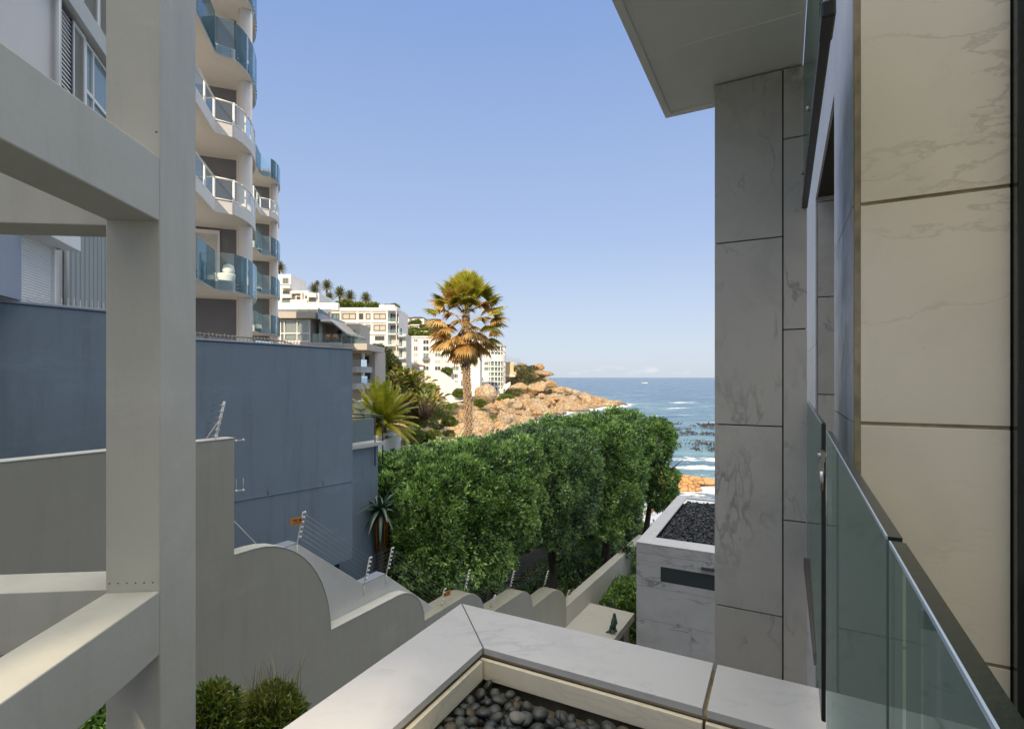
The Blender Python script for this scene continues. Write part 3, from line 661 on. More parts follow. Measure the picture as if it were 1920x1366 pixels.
def ex1(T, P, TWo):
    # shuttered door, glass block window, sill recess on the flank wall
    m = MB(); z0 = 3.6
    m.box(TWo, .62, .70, -.09, -.002, z0, z0+2.62); m.box(TWo, 1.52, 1.60, -.09, -.002, z0, z0+2.62); m.box(TWo, .70, 1.52, -.09, -.002, z0+2.5, z0+2.62); m.box(TWo, .70, 1.52, -.04, -.002, z0, z0+2.5)
    d = m.build('louvre_door', mWhite, T)
    m = MB(); z = z0+.05
    while z < z0+2.45: m.prism([TWo(.70, -.085, z), TWo(.70, -.05, z+.07), TWo(.70, -.042, z+.07), TWo(.70, -.077, z)], TWo(.82, 0, 0)-TWo(0, 0, 0)); z += .09
    m.build('slats', mTowW, d)
    for k in (1, 2, 3, 4):
        z = 3.33+3*k+1.15; m = MB(); m.box(TWo, .85, 2.0, -.02, -.001, z, z+1.25); wn = m.build('glass_block_window', mTowG, T)
        m = MB()
        for i in range(6):
            for j in range(6): m.box(TWo, .88+i*.185, .88+i*.185+.16, -.035, -.021, z+.03+j*.2, z+.03+j*.2+.17)
        m.build('pane', mPane if k == 2 else mPaneT, wn)
    m = MB(); m.box(TWo, .80, .98, -.6, -.2, 4.0, 4.9); m.build('shutter_leaf', mWhite, T) if False else None
    # terrace at the foot with its own slab
    m = MB(); m.plan(XY, [(-14, 15.5), (-10.6, 16.4), (-10.3, 19), (-10.2, 22), (-11, 25), (-15, 26)], .15, .42); m.build('terrace_slab', mTowW, T)
def ex2(T, P, TWo):
    for k in (-1, 0, 1, 2, 3):
        z = 3.33+3*k+.45; m = MB(); m.box(TWo, .5, 1.5, -.02, -.001, z, z+2.3); wn = m.build('glass_block_window', mTowG, T)
        m = MB()
        for i in range(5):
            for j in range(11): m.box(TWo, .53+i*.19, .53+i*.19+.16, -.035, -.021, z+.03+j*.205, z+.03+j*.205+.17)
        m.build('pane', mPaneT, wn)
tower((0, 0), [0, 1, 2, 3, 4, 5], {1: 'frame', 2: 'frame'}, 'near stack of curved glass balconies with round column, above the blue parapet', ex1)
tower((-7.75, 19.8), [-1, 0, 1, 2, 3, 4], {3: 'frame'}, 'farther and shorter stack of curved balconies behind the near stack', ex2)
# railing of the ground terrace
t = thing('terrace_railing', 'curving bronze toned railing with glass at the foot of the balcony tower', 'railing', Vector((-10.6, 19, EYE+.42)))
pts = [(-11.6, 15.9), (-10.9, 17.0), (-10.75, 18.6), (-10.45, 19.5), (-10.0, 20.4), (-9.75, 21.4), (-9.7, 22.4), (-10.0, 23.8)]
m = MB(); m.tube([Vector((x, y, EYE+1.52)) for x, y in pts], .03, 6)
for x, y in pts: m.tube([Vector((x, y, EYE+.42)), Vector((x, y, EYE+1.52))], .022, 6)
m.build('rail_frame', plain('bronze_rail', (.33, .25, .17), .4, .1, 6, metal=.5), t)
m = MB()
for (a, b), (c, d) in zip(pts[:-1], pts[1:]): m.quad(Vector((a, b, EYE+.5)), Vector((c, d, EYE+.5)), Vector((c, d, EYE+1.44)), Vector((a, b, EYE+1.44)))
m.build('glass_panel', mGlassC, t)
# balcony furniture: white round table-stools seen through glass
def bowlchair(x, y, z, lab):
    t = thing('tub_chair', lab, 'chair', Vector((x, y, EYE+z)))
    m = MB(); m.tube([Vector((x, y, EYE+z+q)) for q in (.0, .1, .35, .42)], [.22, .28, .34, .33], 14); m.build('seat', mWhite, t)
    m = MB(); m.tube([Vector((x-.05, y+.25, EYE+z+q)) for q in (.42, .6, .8, .88)], [.14, .24, .2, .05], 10); m.build('backrest', mWhite, t)
bowlchair(-11.5, 19.9+1.2, 3.73, 'rounded white tub chair behind glass on the lowest near balcony')
bowlchair(-11.9, 18.6, 3.73, 'second white tub chair at the left end of the lowest near balcony')
t = thing('balcony_table', 'small round white table on the lowest farther balcony', 'table', Vector((-19.3, 40.7, EYE+.6)))
m = MB(); m.tube([Vector((-19.3, 40.7, EYE+q)) for q in (.6, .65, .7, 1.2)], [.3, .28, .06, .06], 12); m.build('pedestal', mWhite, t)
m = MB(); m.tube([Vector((-19.3, 40.7, EYE+q)) for q in (1.2, 1.26)], [.42, .42], 16); m.build('tabletop', mWhite, t)

# ================================================================== marble box with gravel roof, low roof slab, small garden
bx = thing('marble_box_room', 'low marble clad box with gravel roof and slit window beyond the coping', 'building', AB(-1, 23, -13))
zt = -6.05
m = MB(); m.box(AB, -4.80, 3, 19.27, 27.6, -13, zt-.36); m.build('core', mGroutD, bx)
m = MB()
m.box(AB, -4.83, -4.33, 19.24, 27.8, zt-.05, zt); m.box(AB, -4.328, 3, 19.24, 20.10, zt-.05, zt); m.box(AB, -4.328, 3, 27.35, 27.8, zt-.05, zt); m.build('coping', mMarbC, bx, bevel=.006)
m = MB()
rows = [(-6.42, -6.105, [-1.45]), (-7.62, -6.43, None), (-8.83, -7.63, []), (-10.03, -8.84, [-2.9]), (-11.23, -10.04, []), (-12.4, -11.24, [-2.2])]
fz_ = lambda x: x
wz0, wz1 = -7.36, -6.82; wa0, wa1 = -3.95, -1.72
F19 = AB
def slab1(a0, a1, z0, z1): m.box(AB, a0+.004, a1-.004, 19.24, 19.268, z0, z1)
for z0, z1, js in rows:
    if js is None:
        slab1(-4.83, -3.1, wz1, z1-.28+.0); slab1(-3.1, -.4, wz1, z1-.28); slab1(-4.83, -1.9, z1-.275, z1); slab1(-1.9, 3, z1-.275, z1); slab1(-.4, 3, wz1, z1-.28)
        slab1(-4.83, wa0, wz0, wz1-.004); slab1(wa1, 3, wz0, wz1-.004); slab1(-4.83, 3, z0, wz0-.004); continue
    e = [-4.83]+js+[3]
    for a, b in zip(e[:-1], e[1:]): slab1(a, b, z0, z1)
m.box(AB, -4.83, -4.802, 19.27, 27.6, -13, zt-.052)
m.build('cladding', mMarbBox, bx)
m = MB(); m.box(AB, wa0, wa1, 19.255, 19.262, wz0, wz1); wn = m.build('window', mFrameD, bx)
m = MB(); m.box(AB, wa0+.03, wa1-.03, 19.250, 19.2545, wz0+.03, wz1-.03); m.build('pane', mPane, wn)
m = MB(); m.box(AB, -1.57, -1.2, 19.225, 19.238, -9.4, -7.05); m.build('slot_window', mPane, bx)
m = MB(); m.box(AB, -1.62, -1.1, 19.18, 19.238, -9.55, -9.41); m.build('sill', mMarbC, bx)
m = MB(); m.box(AB, -2.55, -2.1, 19.14, 19.239, -6.66, -6.58); tag(m.build('wall_lamp', mSteel), 'small grey wall lamp above the slit window of the marble box', 'lamp')
m = MB(); m.box(AB, -4.327, 3, 20.102, 27.348, -6.5, -6.26); m.build('roof_deck', mBed, bx)
# gravel: one sheet of stones
n = 5200; V = []; F = []; ico = bmesh.new(); bmesh.ops.create_icosphere(ico, subdivisions=1, radius=1); iv = np.array([v.co[:] for v in ico.verts]); if_ = np.array([[q.index for q in f.verts] for f in ico.faces]); ico.free()
ua = rng.uniform(-4.30, 1.6, n); vb = rng.uniform(20.12, 27.33, n); s = rng.uniform(.035, .075, n)
ctr = np.array([AB(a, b, -6.25+random.uniform(0, .05))[:] for a, b in zip(ua, vb)])
rot = rng.normal(0, 1, (n, 3, 3)); rot = np.linalg.qr(rot)[0]; scl = np.stack([s*1.3, s, s*.45], 1)
V = np.einsum('nij,nkj->nki', rot, iv[None]*scl[:, None])+ctr[:, None]; F = (if_[None]+np.arange(n)[:, None, None]*len(iv)).reshape(-1, 3)
g = np_mesh('roof_gravel', V.reshape(-1, 3), F, mGravel); stuff(tag(g, 'blue black gravel covering the flat roof of the marble box', 'gravel'))
# low roof slab along the wall, its window and side wall
lr = thing('garden_store', 'low garden store with flat pale slab roof between the long wall and the marble box', 'outbuilding', WT(19, 8, -13))
m = MB(); m.box(WT, 14, 22.65, 7.1, 9.19, -10.72, -10.40); m.build('roof', mConcL, lr, bevel=.01)
m = MB(); m.box(WT, 14, 22.5, 7.3, 9.18, -13, -10.722); m.build('wall', mConcL, lr)
m = MB(); m.box(WT, 19.6, 21.7, 7.27, 7.298, -12.4, -10.9); wn = m.build('window', mPane, lr)
m = MB()
for i in range(8): m.box(WT, 19.7+i*.27, 19.75+i*.27, 7.23, 7.268, -12.4, -10.9)
m.build('bars', mBlueT, wn)
m = MB(); m.box(WT, 17, 22.3, 6.1, 6.3, -13, -11.3); m.box(WT, 22.0, 22.3, 6.302, 7.0, -13, -11.6); tag(m.build('low_white_wall', mWhite), 'low white planter wall between store and marble box', 'low wall')
m = MB(); m.box(WT, 26.0, 28.2, 7.0, 8.0, -13, -11.2); m.box(WT, 26.3, 27.9, 6.99, 7.0, -12.7, -11.5); gp = m.build('garden_cabinet', mWhite); tag(gp, 'white framed dark garden hatch behind the clipped bush', 'cabinet')
m = MB(); m.box(WT, 26.3, 27.9, 6.965, 6.988, -12.7, -11.5); m.build('door', mFrameD, gp)
# bronze otter-like figure on the slab roof
b = WT(19.93, 7.72, -10.40)
b = GZ(1148, 1186, EYE-10.40)

try:
    ver = [(0, 0, .28), (.02, 0, .42), (.03, 0, .56), (.02, 0, .66), (0, -.01, .76), (-.01, -.09, .77), (-.04, .02, .14), (-.10, .04, .05), (-.20, .05, .02), (-.27, .05, -.01), (.10, -.05, .50), (.13, -.09, .38), (-.06, -.06, .48), (-.05, -.10, .38), (.08, -.06, .16), (.16, -.11, .10), (.02, -.14, .04), (-.06, -.08, .10), (-.05, -.16, .03)]
    edg = [(0, 1), (1, 2), (2, 3), (3, 4), (4, 5), (0, 6), (6, 7), (7, 8), (8, 9), (2, 10), (10, 11), (2, 12), (12, 13), (0, 14), (14, 15), (14, 16), (6, 17), (17, 18)]
    rad = [.12, .115, .09, .06, .075, .03, .10, .06, .035, .018, .04, .025, .04, .025, .06, .025, .03, .045, .03]
    ms = bpy.data.meshes.new('bronze_figure'); ms.from_pydata([Vector(v) for v in ver], edg, [])
    st = bpy.data.objects.new('bronze_figure', ms); C.objects.link(st); st.location = b; st.rotation_euler = (R(-4), R(8), R(10))
    bpy.context.view_layer.objects.active = st; md = st.modifiers.new('skin', 'SKIN')
    if not ms.skin_vertices: bpy.ops.mesh.customdata_skin_add()
    for i, r_ in enumerate(rad): ms.skin_vertices[0].data[i].radius = (r_, r_)
    ms.skin_vertices[0].data[0].use_root = True; md.use_smooth_shade = True
    ss = st.modifiers.new('sub', 'SUBSURF'); ss.levels = ss.render_levels = 2; ms.materials.append(mBronze)
    tag(st, 'small green bronze statue of a standing long tailed animal on the slab roof', 'statue')
except Exception as e: print('statue', e)
# ================================================================== clipped hedge trees
def W3(t, w, z): return np.array(WT(t, w, z)[:])
def to_wt(P, c):                                   # rotate local (t, w, z) offsets into the world
    u = np.array([WT.u.x, WT.u.y, 0]); v = np.array([WT.v.x, WT.v.y, 0]); z = np.array([0, 0, 1.])
    return P[:, :1]*u+P[:, 1:2]*v+P[:, 2:]*z
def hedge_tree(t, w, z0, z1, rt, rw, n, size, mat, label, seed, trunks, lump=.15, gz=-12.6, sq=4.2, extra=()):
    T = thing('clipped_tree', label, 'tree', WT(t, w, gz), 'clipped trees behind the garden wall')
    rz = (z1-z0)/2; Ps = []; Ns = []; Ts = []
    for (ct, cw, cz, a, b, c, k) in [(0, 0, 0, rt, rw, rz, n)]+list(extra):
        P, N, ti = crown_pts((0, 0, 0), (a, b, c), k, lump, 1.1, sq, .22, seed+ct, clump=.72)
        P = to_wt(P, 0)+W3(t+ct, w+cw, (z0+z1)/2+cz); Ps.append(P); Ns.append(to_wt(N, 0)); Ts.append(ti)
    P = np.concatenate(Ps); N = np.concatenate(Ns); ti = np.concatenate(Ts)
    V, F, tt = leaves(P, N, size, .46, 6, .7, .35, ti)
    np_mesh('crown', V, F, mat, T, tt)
    for k, (a, b, lean) in enumerate(trunks):
        base = WT(t+a, w+b, gz); q = []
        for i in range(9):
            f = i/8; q.append(base+Vector((lean[0]*f+.12*math.sin(f*5+k), lean[1]*f+.1*math.sin(f*4+k*2), (z1-gz)*.8*f)))
        m = MB(); m.tube(q, [.24*(1-.7*i/8)+.06*(i == 0) for i in range(9)], 9)
        for j in range(5):
            s = q[3+j % 4]; e = s+Vector((random.uniform(-2, 2), random.uniform(-2, 2), random.uniform(1, 2.2)))
            m.tube([s, (s+e)/2+Vector((0, 0, -.2)), e], [.09, .06, .02], 6)
        m.build('trunk' if k == 0 else 'trunk', mBark, T)
    return T
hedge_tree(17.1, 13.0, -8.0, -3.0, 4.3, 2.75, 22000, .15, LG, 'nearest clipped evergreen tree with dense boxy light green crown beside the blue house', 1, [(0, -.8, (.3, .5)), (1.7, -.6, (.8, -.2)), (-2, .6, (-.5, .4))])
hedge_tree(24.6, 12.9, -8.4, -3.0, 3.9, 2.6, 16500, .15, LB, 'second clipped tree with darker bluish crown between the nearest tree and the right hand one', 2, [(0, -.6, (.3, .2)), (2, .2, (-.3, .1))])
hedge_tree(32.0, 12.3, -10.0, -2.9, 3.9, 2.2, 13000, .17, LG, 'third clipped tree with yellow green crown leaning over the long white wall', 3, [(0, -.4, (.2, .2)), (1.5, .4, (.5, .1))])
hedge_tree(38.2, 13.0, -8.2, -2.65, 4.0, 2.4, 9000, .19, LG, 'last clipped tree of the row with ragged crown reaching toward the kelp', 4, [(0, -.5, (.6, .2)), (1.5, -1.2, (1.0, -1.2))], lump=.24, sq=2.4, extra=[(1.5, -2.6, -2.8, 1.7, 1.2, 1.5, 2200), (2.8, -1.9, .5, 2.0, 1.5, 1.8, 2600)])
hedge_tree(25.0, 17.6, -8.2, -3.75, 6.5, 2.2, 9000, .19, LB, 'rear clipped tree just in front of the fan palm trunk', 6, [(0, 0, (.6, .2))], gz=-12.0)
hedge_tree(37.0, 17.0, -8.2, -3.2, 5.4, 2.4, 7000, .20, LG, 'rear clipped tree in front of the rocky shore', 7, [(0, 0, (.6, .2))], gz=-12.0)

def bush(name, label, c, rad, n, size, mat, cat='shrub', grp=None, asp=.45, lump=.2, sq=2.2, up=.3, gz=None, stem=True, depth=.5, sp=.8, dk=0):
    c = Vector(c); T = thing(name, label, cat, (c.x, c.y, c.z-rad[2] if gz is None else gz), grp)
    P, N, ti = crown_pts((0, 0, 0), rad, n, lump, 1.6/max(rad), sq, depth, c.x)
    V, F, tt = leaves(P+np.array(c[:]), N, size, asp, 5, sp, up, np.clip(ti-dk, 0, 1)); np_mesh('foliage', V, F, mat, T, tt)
    if stem:
        m = MB(); b = Vector(T['_o'])
        for i in range(5):
            e = c+Vector((random.uniform(-.5, .5)*rad[0], random.uniform(-.5, .5)*rad[1], rad[2]*.5)); m.tube([b+(e-b)*.02*i, (b+e)/2, e], [.03*rad[2]+.01, .02*rad[2]+.008, .006], 5)
        m.build('stem', mBark, T)
    return T
# garden under the trees
for (t, w, z, r, lab, mt, s) in [(11.4, 11.6, -9.6, (1.3, 1.1, 1.6), 'dark leafy shrub in the gap between zigzag wall and blue house', LG, .13), (13.4, 11.2, -9.9, (1.2, .9, 1.3), 'glossy dark shrub under the nearest tree behind the fence posts', LG, .14),
        (12.4, 13.6, -8.2, (1.0, 1.0, 1.3), 'dull reddish shrub against the recessed blue wall', LY, .10), (14.2, 14.0, -5.2, (1.0, 1.0, 1.6), 'pale green shrub left of the nearest tree crown', LYG, .12)]:
    bush('garden_shrub', lab, WT(t, w, z), r, 1500, s, mt, gz=EYE-12.3)
cov = [(WT(random.uniform(10.5, 44), random.uniform(10.2, 16), random.uniform(-12.6, -12.1))) for _ in range(2600)]
V, F, tt = leaves(np.array([c[:] for c in cov]), np.tile([0, 0, 1.], (len(cov), 1)), .22, .5, 6, .9, .4); stuff(tag(np_mesh('ground_cover', V, F, LG, None, tt), 'dark leafy ground cover under the clipped trees', 'ground cover'))
# aloe
def aloe(c, n, L, label, mt=LAL, dry=True):
    c = Vector(c); T = thing('tree_aloe', label, 'aloe', (c.x, c.y, c.z-4)); V = []; F = []; tt = []
    for i in range(n):
        a = i*2.4; el = R(75-110*i/n); p = c.copy(); d = Vector((math.cos(a)*math.cos(el), math.sin(a)*math.cos(el), math.sin(el))); s = Vector((-math.sin(a), math.cos(a), 0))
        l = L*random.uniform(.8, 1.1); k = 8
        for j in range(k+1):
            f = j/k; w = .085*(1-f)**.6+.004
            up = s.cross(d); V += [p-s*w+up*w*.5, p, p+s*w+up*w*.5]; tt += [random.uniform(.2, .9)]*3
            if j: o = len(V)-6; F += [(o, o+1, o+4, o+3), (o+1, o+2, o+5, o+4)]
            p = p+d*l/k; d = (d+Vector((0, 0, -.22))).normalized()
    np_mesh('leaves', np.array([v[:] for v in V]), np.array(F), mt, T, np.array(tt), smooth=True)
    m = MB(); m.tube([c-Vector((0, 0, 4)), c-Vector((0, 0, 2)), c], [.14, .12, .10], 8); m.build('trunk', mBark, T)
    if dry:
        m = MB()
        for i in range(9):
            a = i*.7; m.tube([c+Vector((0, 0, -.1)), c+Vector((math.cos(a)*.2, math.sin(a)*.2, -.5)), c+Vector((math.cos(a)*.18, math.sin(a)*.18, -1.3-.2*random.random()))], [.04, .035, .008], 5)
        m.build('dry_leaves', plain('dry_aloe', (.30, .13, .03), .9, .3, 6), T)
aloe(PX(714, 955, 17.2), 26, 1.15, 'tall aloe with drooping leaves and dry orange skirt at the corner of the blue house')
# small garden by the marble box
bush('clipped_bush', 'clipped leafy bush growing along the long wall beyond the slab roof', WT(25.6, 8.35, -11.7), (1.6, 1.9, 1.35), 5200, .13, LG, sq=4, gz=EYE-13, depth=.2, up=.4)
bush('clipped_bush', 'taller end of the leafy bush against the long wall', WT(29.6, 8.5, -11.3), (1.0, 1.5, 1.6), 3000, .14, LG, sq=4, gz=EYE-13, depth=.2, up=.4)
bush('topiary_ball', 'small round topiary ball beside the marble box', GZ(1176, 1150, EYE-11.6), (.62, .62, .55), 3600, .05, LYG, sq=2, gz=EYE-13, lump=.03, depth=.1)
bush('topiary_ball', 'farther darker topiary ball half hidden by the marble box', GZ(1192, 1112, EYE-11.6), (.6, .6, .55), 2200, .06, LG, sq=2, gz=EYE-13, lump=.03, depth=.1)
# overhanging twig
m = MB(); p = WT(27.5, 9.9, -8.6)
bush('overhanging_twig', 'stray grey green twig hanging over the long wall top', WT(28.0, 9.3, -9.5), (.5, .4, .35), 110, .20, LB, 'branch', stem=True, depth=1, asp=.22)
# plants at the lower left
def blades(T, c, n, L, mt, w=.008, drp=.05):
    V = []; F = []; tt = []
    for i in range(n):
        p = Vector(c)+Vector((random.gauss(0, .16), random.gauss(0, .16), 0)); a = random.uniform(0, 6.3); el = random.uniform(.9, 1.5); d = Vector((math.cos(a)*math.cos(el), math.sin(a)*math.cos(el), math.sin(el))); s = Vector((-math.sin(a), math.cos(a), 0)); t_ = random.random(); l = L*random.uniform(.5, 1)
        for j in range(6):
            V += [p-s*w*(1-j/6.), p+s*w*(1-j/6.)]; tt += [t_, t_]
            if j: o = len(V)-4; F.append((o, o+1, o+3, o+2))
            p = p+d*l/5; d = (d+Vector((0, 0, -drp*j))).normalized()
    return np_mesh('blades', np.array([v[:] for v in V]), np.array(F), mt, T, np.array(tt))
T = bush('planter_shrub', 'feathery green shrub with wispy reddish tips at the foot of the garden wall', PX(503, 1352, 7.3), (.46, .5, .42), 2300, .085, LYG, gz=EYE-8.2, asp=.3, depth=.6)
blades(T, PX(500, 1350, 7.3), 330, .72, LPD)
T = bush('planter_shrub', 'bright green shrub beside the concrete post', PX(392, 1395, 6.6), (.34, .4, .72), 2200, .08, LYG, gz=EYE-8.2, asp=.35, depth=.5)
T = bush('climbing_plant', 'dark glossy leaves showing under the lower left rail', PX(185, 1400, 4.6), (.34, .4, .42), 700, .075, LG, gz=EYE-5, depth=.6, asp=.6)
o = MB().box(WT, -3, 9, 4.6, 9.18, -9.2, -8.3).build('planter_terrace', mSoil); struct(o)
k_ = PX(562, 1352, 7.6); m = MB(); m.prism([k_+Vector((a, b, 0)) for a, b in ((-.12, -.08), (.09, -.1), (.12, .08), (-.08, .1))], (0, 0, .12)); m.prism([k_+Vector((a, b, -1.6)) for a, b in ((-.1, -.06), (.08, -.06), (.08, .08), (-.1, .08))], (0, 0, 1.6)); m.prism([k_+Vector((a, b, -3.3)) for a, b in ((-.09, -.05), (.07, -.05), (.07, .07), (-.09, .07))], (0, 0, 1.69)); tag(m.build('lamp_bollard', mConcL), 'pale squat bollard top beside the feathery shrub', 'bollard')

# ================================================================== palms
def trunk_palm(T, base, top, r0, r1, boots=420, mt=None):
    m = MB(); n = 26; H = (top-base).length
    m.tube([base+(top-base)*i/n+Vector((.05*math.sin(i*.5), .05*math.cos(i*.4), 0)) for i in range(n+1)], [r0+(r1-r0)*i/n for i in range(n+1)], 14)
    tr = m.build('trunk', mt or plain('palm_trunk', (.10, .07, .045), .9, .3, 6, .8, .04, c2=(.04, .03, .02)), T)
    m = MB()
    for i in range(boots):
        f = (i+.5)/boots; a = i*2.39996; r = r0+(r1-r0)*f; p = base+(top-base)*f+Vector((.05*math.sin(f*n*.5), .05*math.cos(f*n*.4), 0)); e = Vector((math.cos(a), math.sin(a), 0)); s = Vector((-e.y, e.x, 0)); w = r*.42
        sd = random.choice((-1, 1))*.25
        a0 = p+e*(r*.95)-s*w+Vector((0, 0, -.10)); a1 = p+e*(r*.95)+s*w+Vector((0, 0, -.10)); b0 = p+e*(r*1.5)-s*w*.5+s*sd*r+Vector((0, 0, .12)); b1 = p+e*(r*1.5)+s*w*.5+s*sd*r+Vector((0, 0, .12)); c0 = p+e*r*.9+Vector((0, 0, .16))
        m.add([a0, a1, b1, b0, c0], [(0, 1, 2, 3), (3, 2, 4), (0, 3, 4), (1, 4, 2)])
    m.build('leaf_bases', plain('palm_boots', (.50, .37, .25), .9, .3, 4, .3, .02, c2=(.22, .15, .10)), tr)
    return tr
def fan_frond(V, F, tt, p, d, pet, rad, droop, t0, seg=26, fold=.35):
    up = Vector((0, 0, 1)); s = d.cross(up); s = s.normalized() if s.length > .05 else Vector((1, 0, 0)); 
    q = p+d*pet+Vector((0, 0, -droop*pet*.15)); w = .025
    for a, b in ((p, q),):
        V += [a-s*w, a+s*w, b+s*w*.6, b-s*w*.6]; tt += [t0]*4; o = len(V)-4; F.append((o, o+1, o+2, o+3))
    n = s.cross(d).normalized()
    for i in range(seg):
        f = (i/(seg-1)-.5)*2; a = f*R(105); e = (d*math.cos(a)+s*math.sin(a)).normalized(); e = (e-n*fold*abs(f)).normalized(); L = rad*(1-.25*abs(f))*random.uniform(.88, 1.08)
        c = e.cross(n).normalized(); pt = q.copy(); k = 6; ww = rad*.075; tv = min(1, max(0, t0+random.gauss(0, .10)))
        tw = n*(.6 if i % 2 else -.6)
        for j in range(k+1):
            g_ = j/k; wj = ww*(math.sin(math.pi*min(1, .18+g_*.75))**.8)*(1-g_**3)+.003
            V += [pt-(c+tw*.5).normalized()*wj, pt+(c+tw*.5).normalized()*wj]; tt += [min(1, tv+.25*g_)]*2
            if j: o = len(V)-4; F.append((o, o+1, o+3, o+2))
            pt = pt+e*L/k; e = (e+Vector((0, 0, -droop*(.08+g_*g_*.85)*random.uniform(.7, 1.3)))).normalized()
def mesh_list(name, V, F, tt, mt, T): return np_mesh(name, np.array([v[:] for v in V]), np.array(F), mt, T, np.array(tt))
base = PX(881, 1000, 30.5); base.z = EYE-11; crownp = PX(873, 588, 30.5)
T = thing('fan_palm', 'tall fan palm with green top and hanging orange brown dry fronds behind the clipped trees', 'palm tree', base)
tr = trunk_palm(T, base, crownp, .215, .17, 620)
Vg, Fg, tg, Vb, Fb, tb = [], [], [], [], [], []
N_ = 86
for i in range(N_):
    f = i/(N_-1); a = i*2.39996+.4; el = R(86-122*f)+random.gauss(0, .08)
    d = Vector((math.cos(a)*math.cos(el), math.sin(a)*math.cos(el), math.sin(el)))
    green = random.random() < (.95 if f < .36 else .55 if f < .62 else .12)
    p = crownp+Vector((0, 0, .6-1.3*f))
    args = (p, d, (1.15 if green else .95)+.70*min(1, f*1.6), (.88 if green else 1.02)*random.uniform(.85, 1.15), .15+.8*f)
    if green: fan_frond(Vg, Fg, tg, *args, random.uniform(.15, .85), 30, .30)
    else: fan_frond(Vb, Fb, tb, *args, random.uniform(.1, .75), 22, .55)
for i in range(26):                                # dry skirt
    a = i*2.39996; el = R(-42-20*random.random()); d = Vector((math.cos(a)*math.cos(el), math.sin(a)*math.cos(el), math.sin(el)))
    fan_frond(Vb, Fb, tb, crownp+Vector((0, 0, -.6-.9*random.random())), d, .55+random.random()*.45, 1.0, 1.1, random.uniform(.1, .7), 22, .8)
mesh_list('green_fronds', Vg, Fg, tg, LPG, T); mesh_list('dry_fronds', Vb, Fb, tb, LPB, T)
m = MB()
for i in range(9):
    a = i*.8; m.tube([crownp, crownp+Vector((math.cos(a)*1.0, math.sin(a)*1.0, .6)), crownp+Vector((math.cos(a)*2.3, math.sin(a)*2.3, .2+.9*random.random()))], [.02, .014, .005], 4)
m.build('flower_stalk', mFrameD, T)

def pinnate(V, F, tt, p, d, L, curl, nl=26, lw=.028, ll=.42, t0=.5, seg=14, fold=.5):
    """one feather frond: arching rachis with paired leaflets"""
    s = Vector((-d.y, d.x, 0)); s = s.normalized() if s.length > .01 else Vector((1, 0, 0)); pts = []; ds = []
    for j in range(seg+1): pts.append(p.copy()); ds.append(d.copy()); p = p+d*L/seg; d = (d+Vector((0, 0, -curl*(.35+j/seg)))).normalized()
    for j in range(seg):
        w = .035*(1-j/seg)+.006; V += [pts[j]-s*w, pts[j]+s*w, pts[j+1]+s*w, pts[j+1]-s*w]; tt += [.95]*4; o = len(V)-4; F.append((o, o+1, o+2, o+3))
    for i in range(nl):
        f = .12+.88*i/nl; x = f*seg; j = min(seg-1, int(x)); q = pts[j]+(pts[j+1]-pts[j])*(x-j); dd = ds[j]; n = s.cross(dd).normalized(); l = ll*math.sin(math.pi*(.15+.8*f))**.6*random.uniform(.85, 1.1); tv = min(1, max(0, t0+random.gauss(0, .12)))
        for k in (-1, 1):
            e = (dd*.75+s*k*.8-n*-fold*.6).normalized(); m_ = q+e*l*.55; t_ = q+e*l+Vector((0, 0, -l*.22)); c = dd*lw
            V += [q-c, q+c, m_+c*1.1, m_-c*1.1]; tt += [tv]*4; o = len(V)-4; F.append((o, o+1, o+2, o+3))
            V += [m_-c*1.1, m_+c*1.1, t_+c*.1, t_-c*.1]; tt += [tv]*4; o = len(V)-4; F.append((o, o+1, o+2, o+3))
cp = PX(715, 792, 29.5); b = PX(714, 845, 29.5)
T = thing('date_palm', 'young feathery date palm with arching yellow green fronds below the villas', 'palm tree', b-Vector((0, 0, 2)))
trunk_palm(T, b-Vector((0, 0, 2)), cp, .30, .25, 260)
V, F, tt = [], [], []
for i in range(64):
    f = i/63; a = i*2.39996; el = R(84-92*f**1.1); d = Vector((math.cos(a)*math.cos(el), math.sin(a)*math.cos(el), math.sin(el)))
    pinnate(V, F, tt, cp+Vector((0, 0, .15-.3*f)), d, 2.35*random.uniform(.85, 1.1), .035+.075*f, 46, .022, .36, .5+.25*(f > .75), 12)
mesh_list('fronds', V, F, tt, LPH, T)
# palms on the ridge: one built, the rest copied
T0 = None
def far_palm(x, y, d, w_px, label, drop=6):
    global T0
    p = PX(x, y, d); s = w_px/FL*d/6.0
    if T0 is None:
        T0 = thing('ridge_palm', label, 'palm tree', (0, 0, 0), 'date palms on the ridge')
        V, F, tt = [], [], []
        for i in range(64):
            f = i/63; a = i*2.39996; el = R(80-108*f); dd = Vector((math.cos(a)*math.cos(el), math.sin(a)*math.cos(el), math.sin(el)))
            pinnate(V, F, tt, Vector((0, 0, .2-.7*f)), dd, 3.4*random.uniform(.85, 1.1), .03+.05*f, 18, .06, .55, .35+.6*(f > .8), 7)
        mesh_list('fronds', V, F, tt, LPD, T0)
        m = MB(); m.tube([Vector((0, 0, -drop*1.6)), Vector((0, 0, -1)), Vector((0, 0, 0))], [.35, .32, .4], 8); m.build('trunk', mBark, T0)
        kids(T0); T0.location = p; T0.scale = (s,)*3; T0.rotation_euler[2] = 1; return
    dup(T0, p, random.uniform(0, 6), s, label)
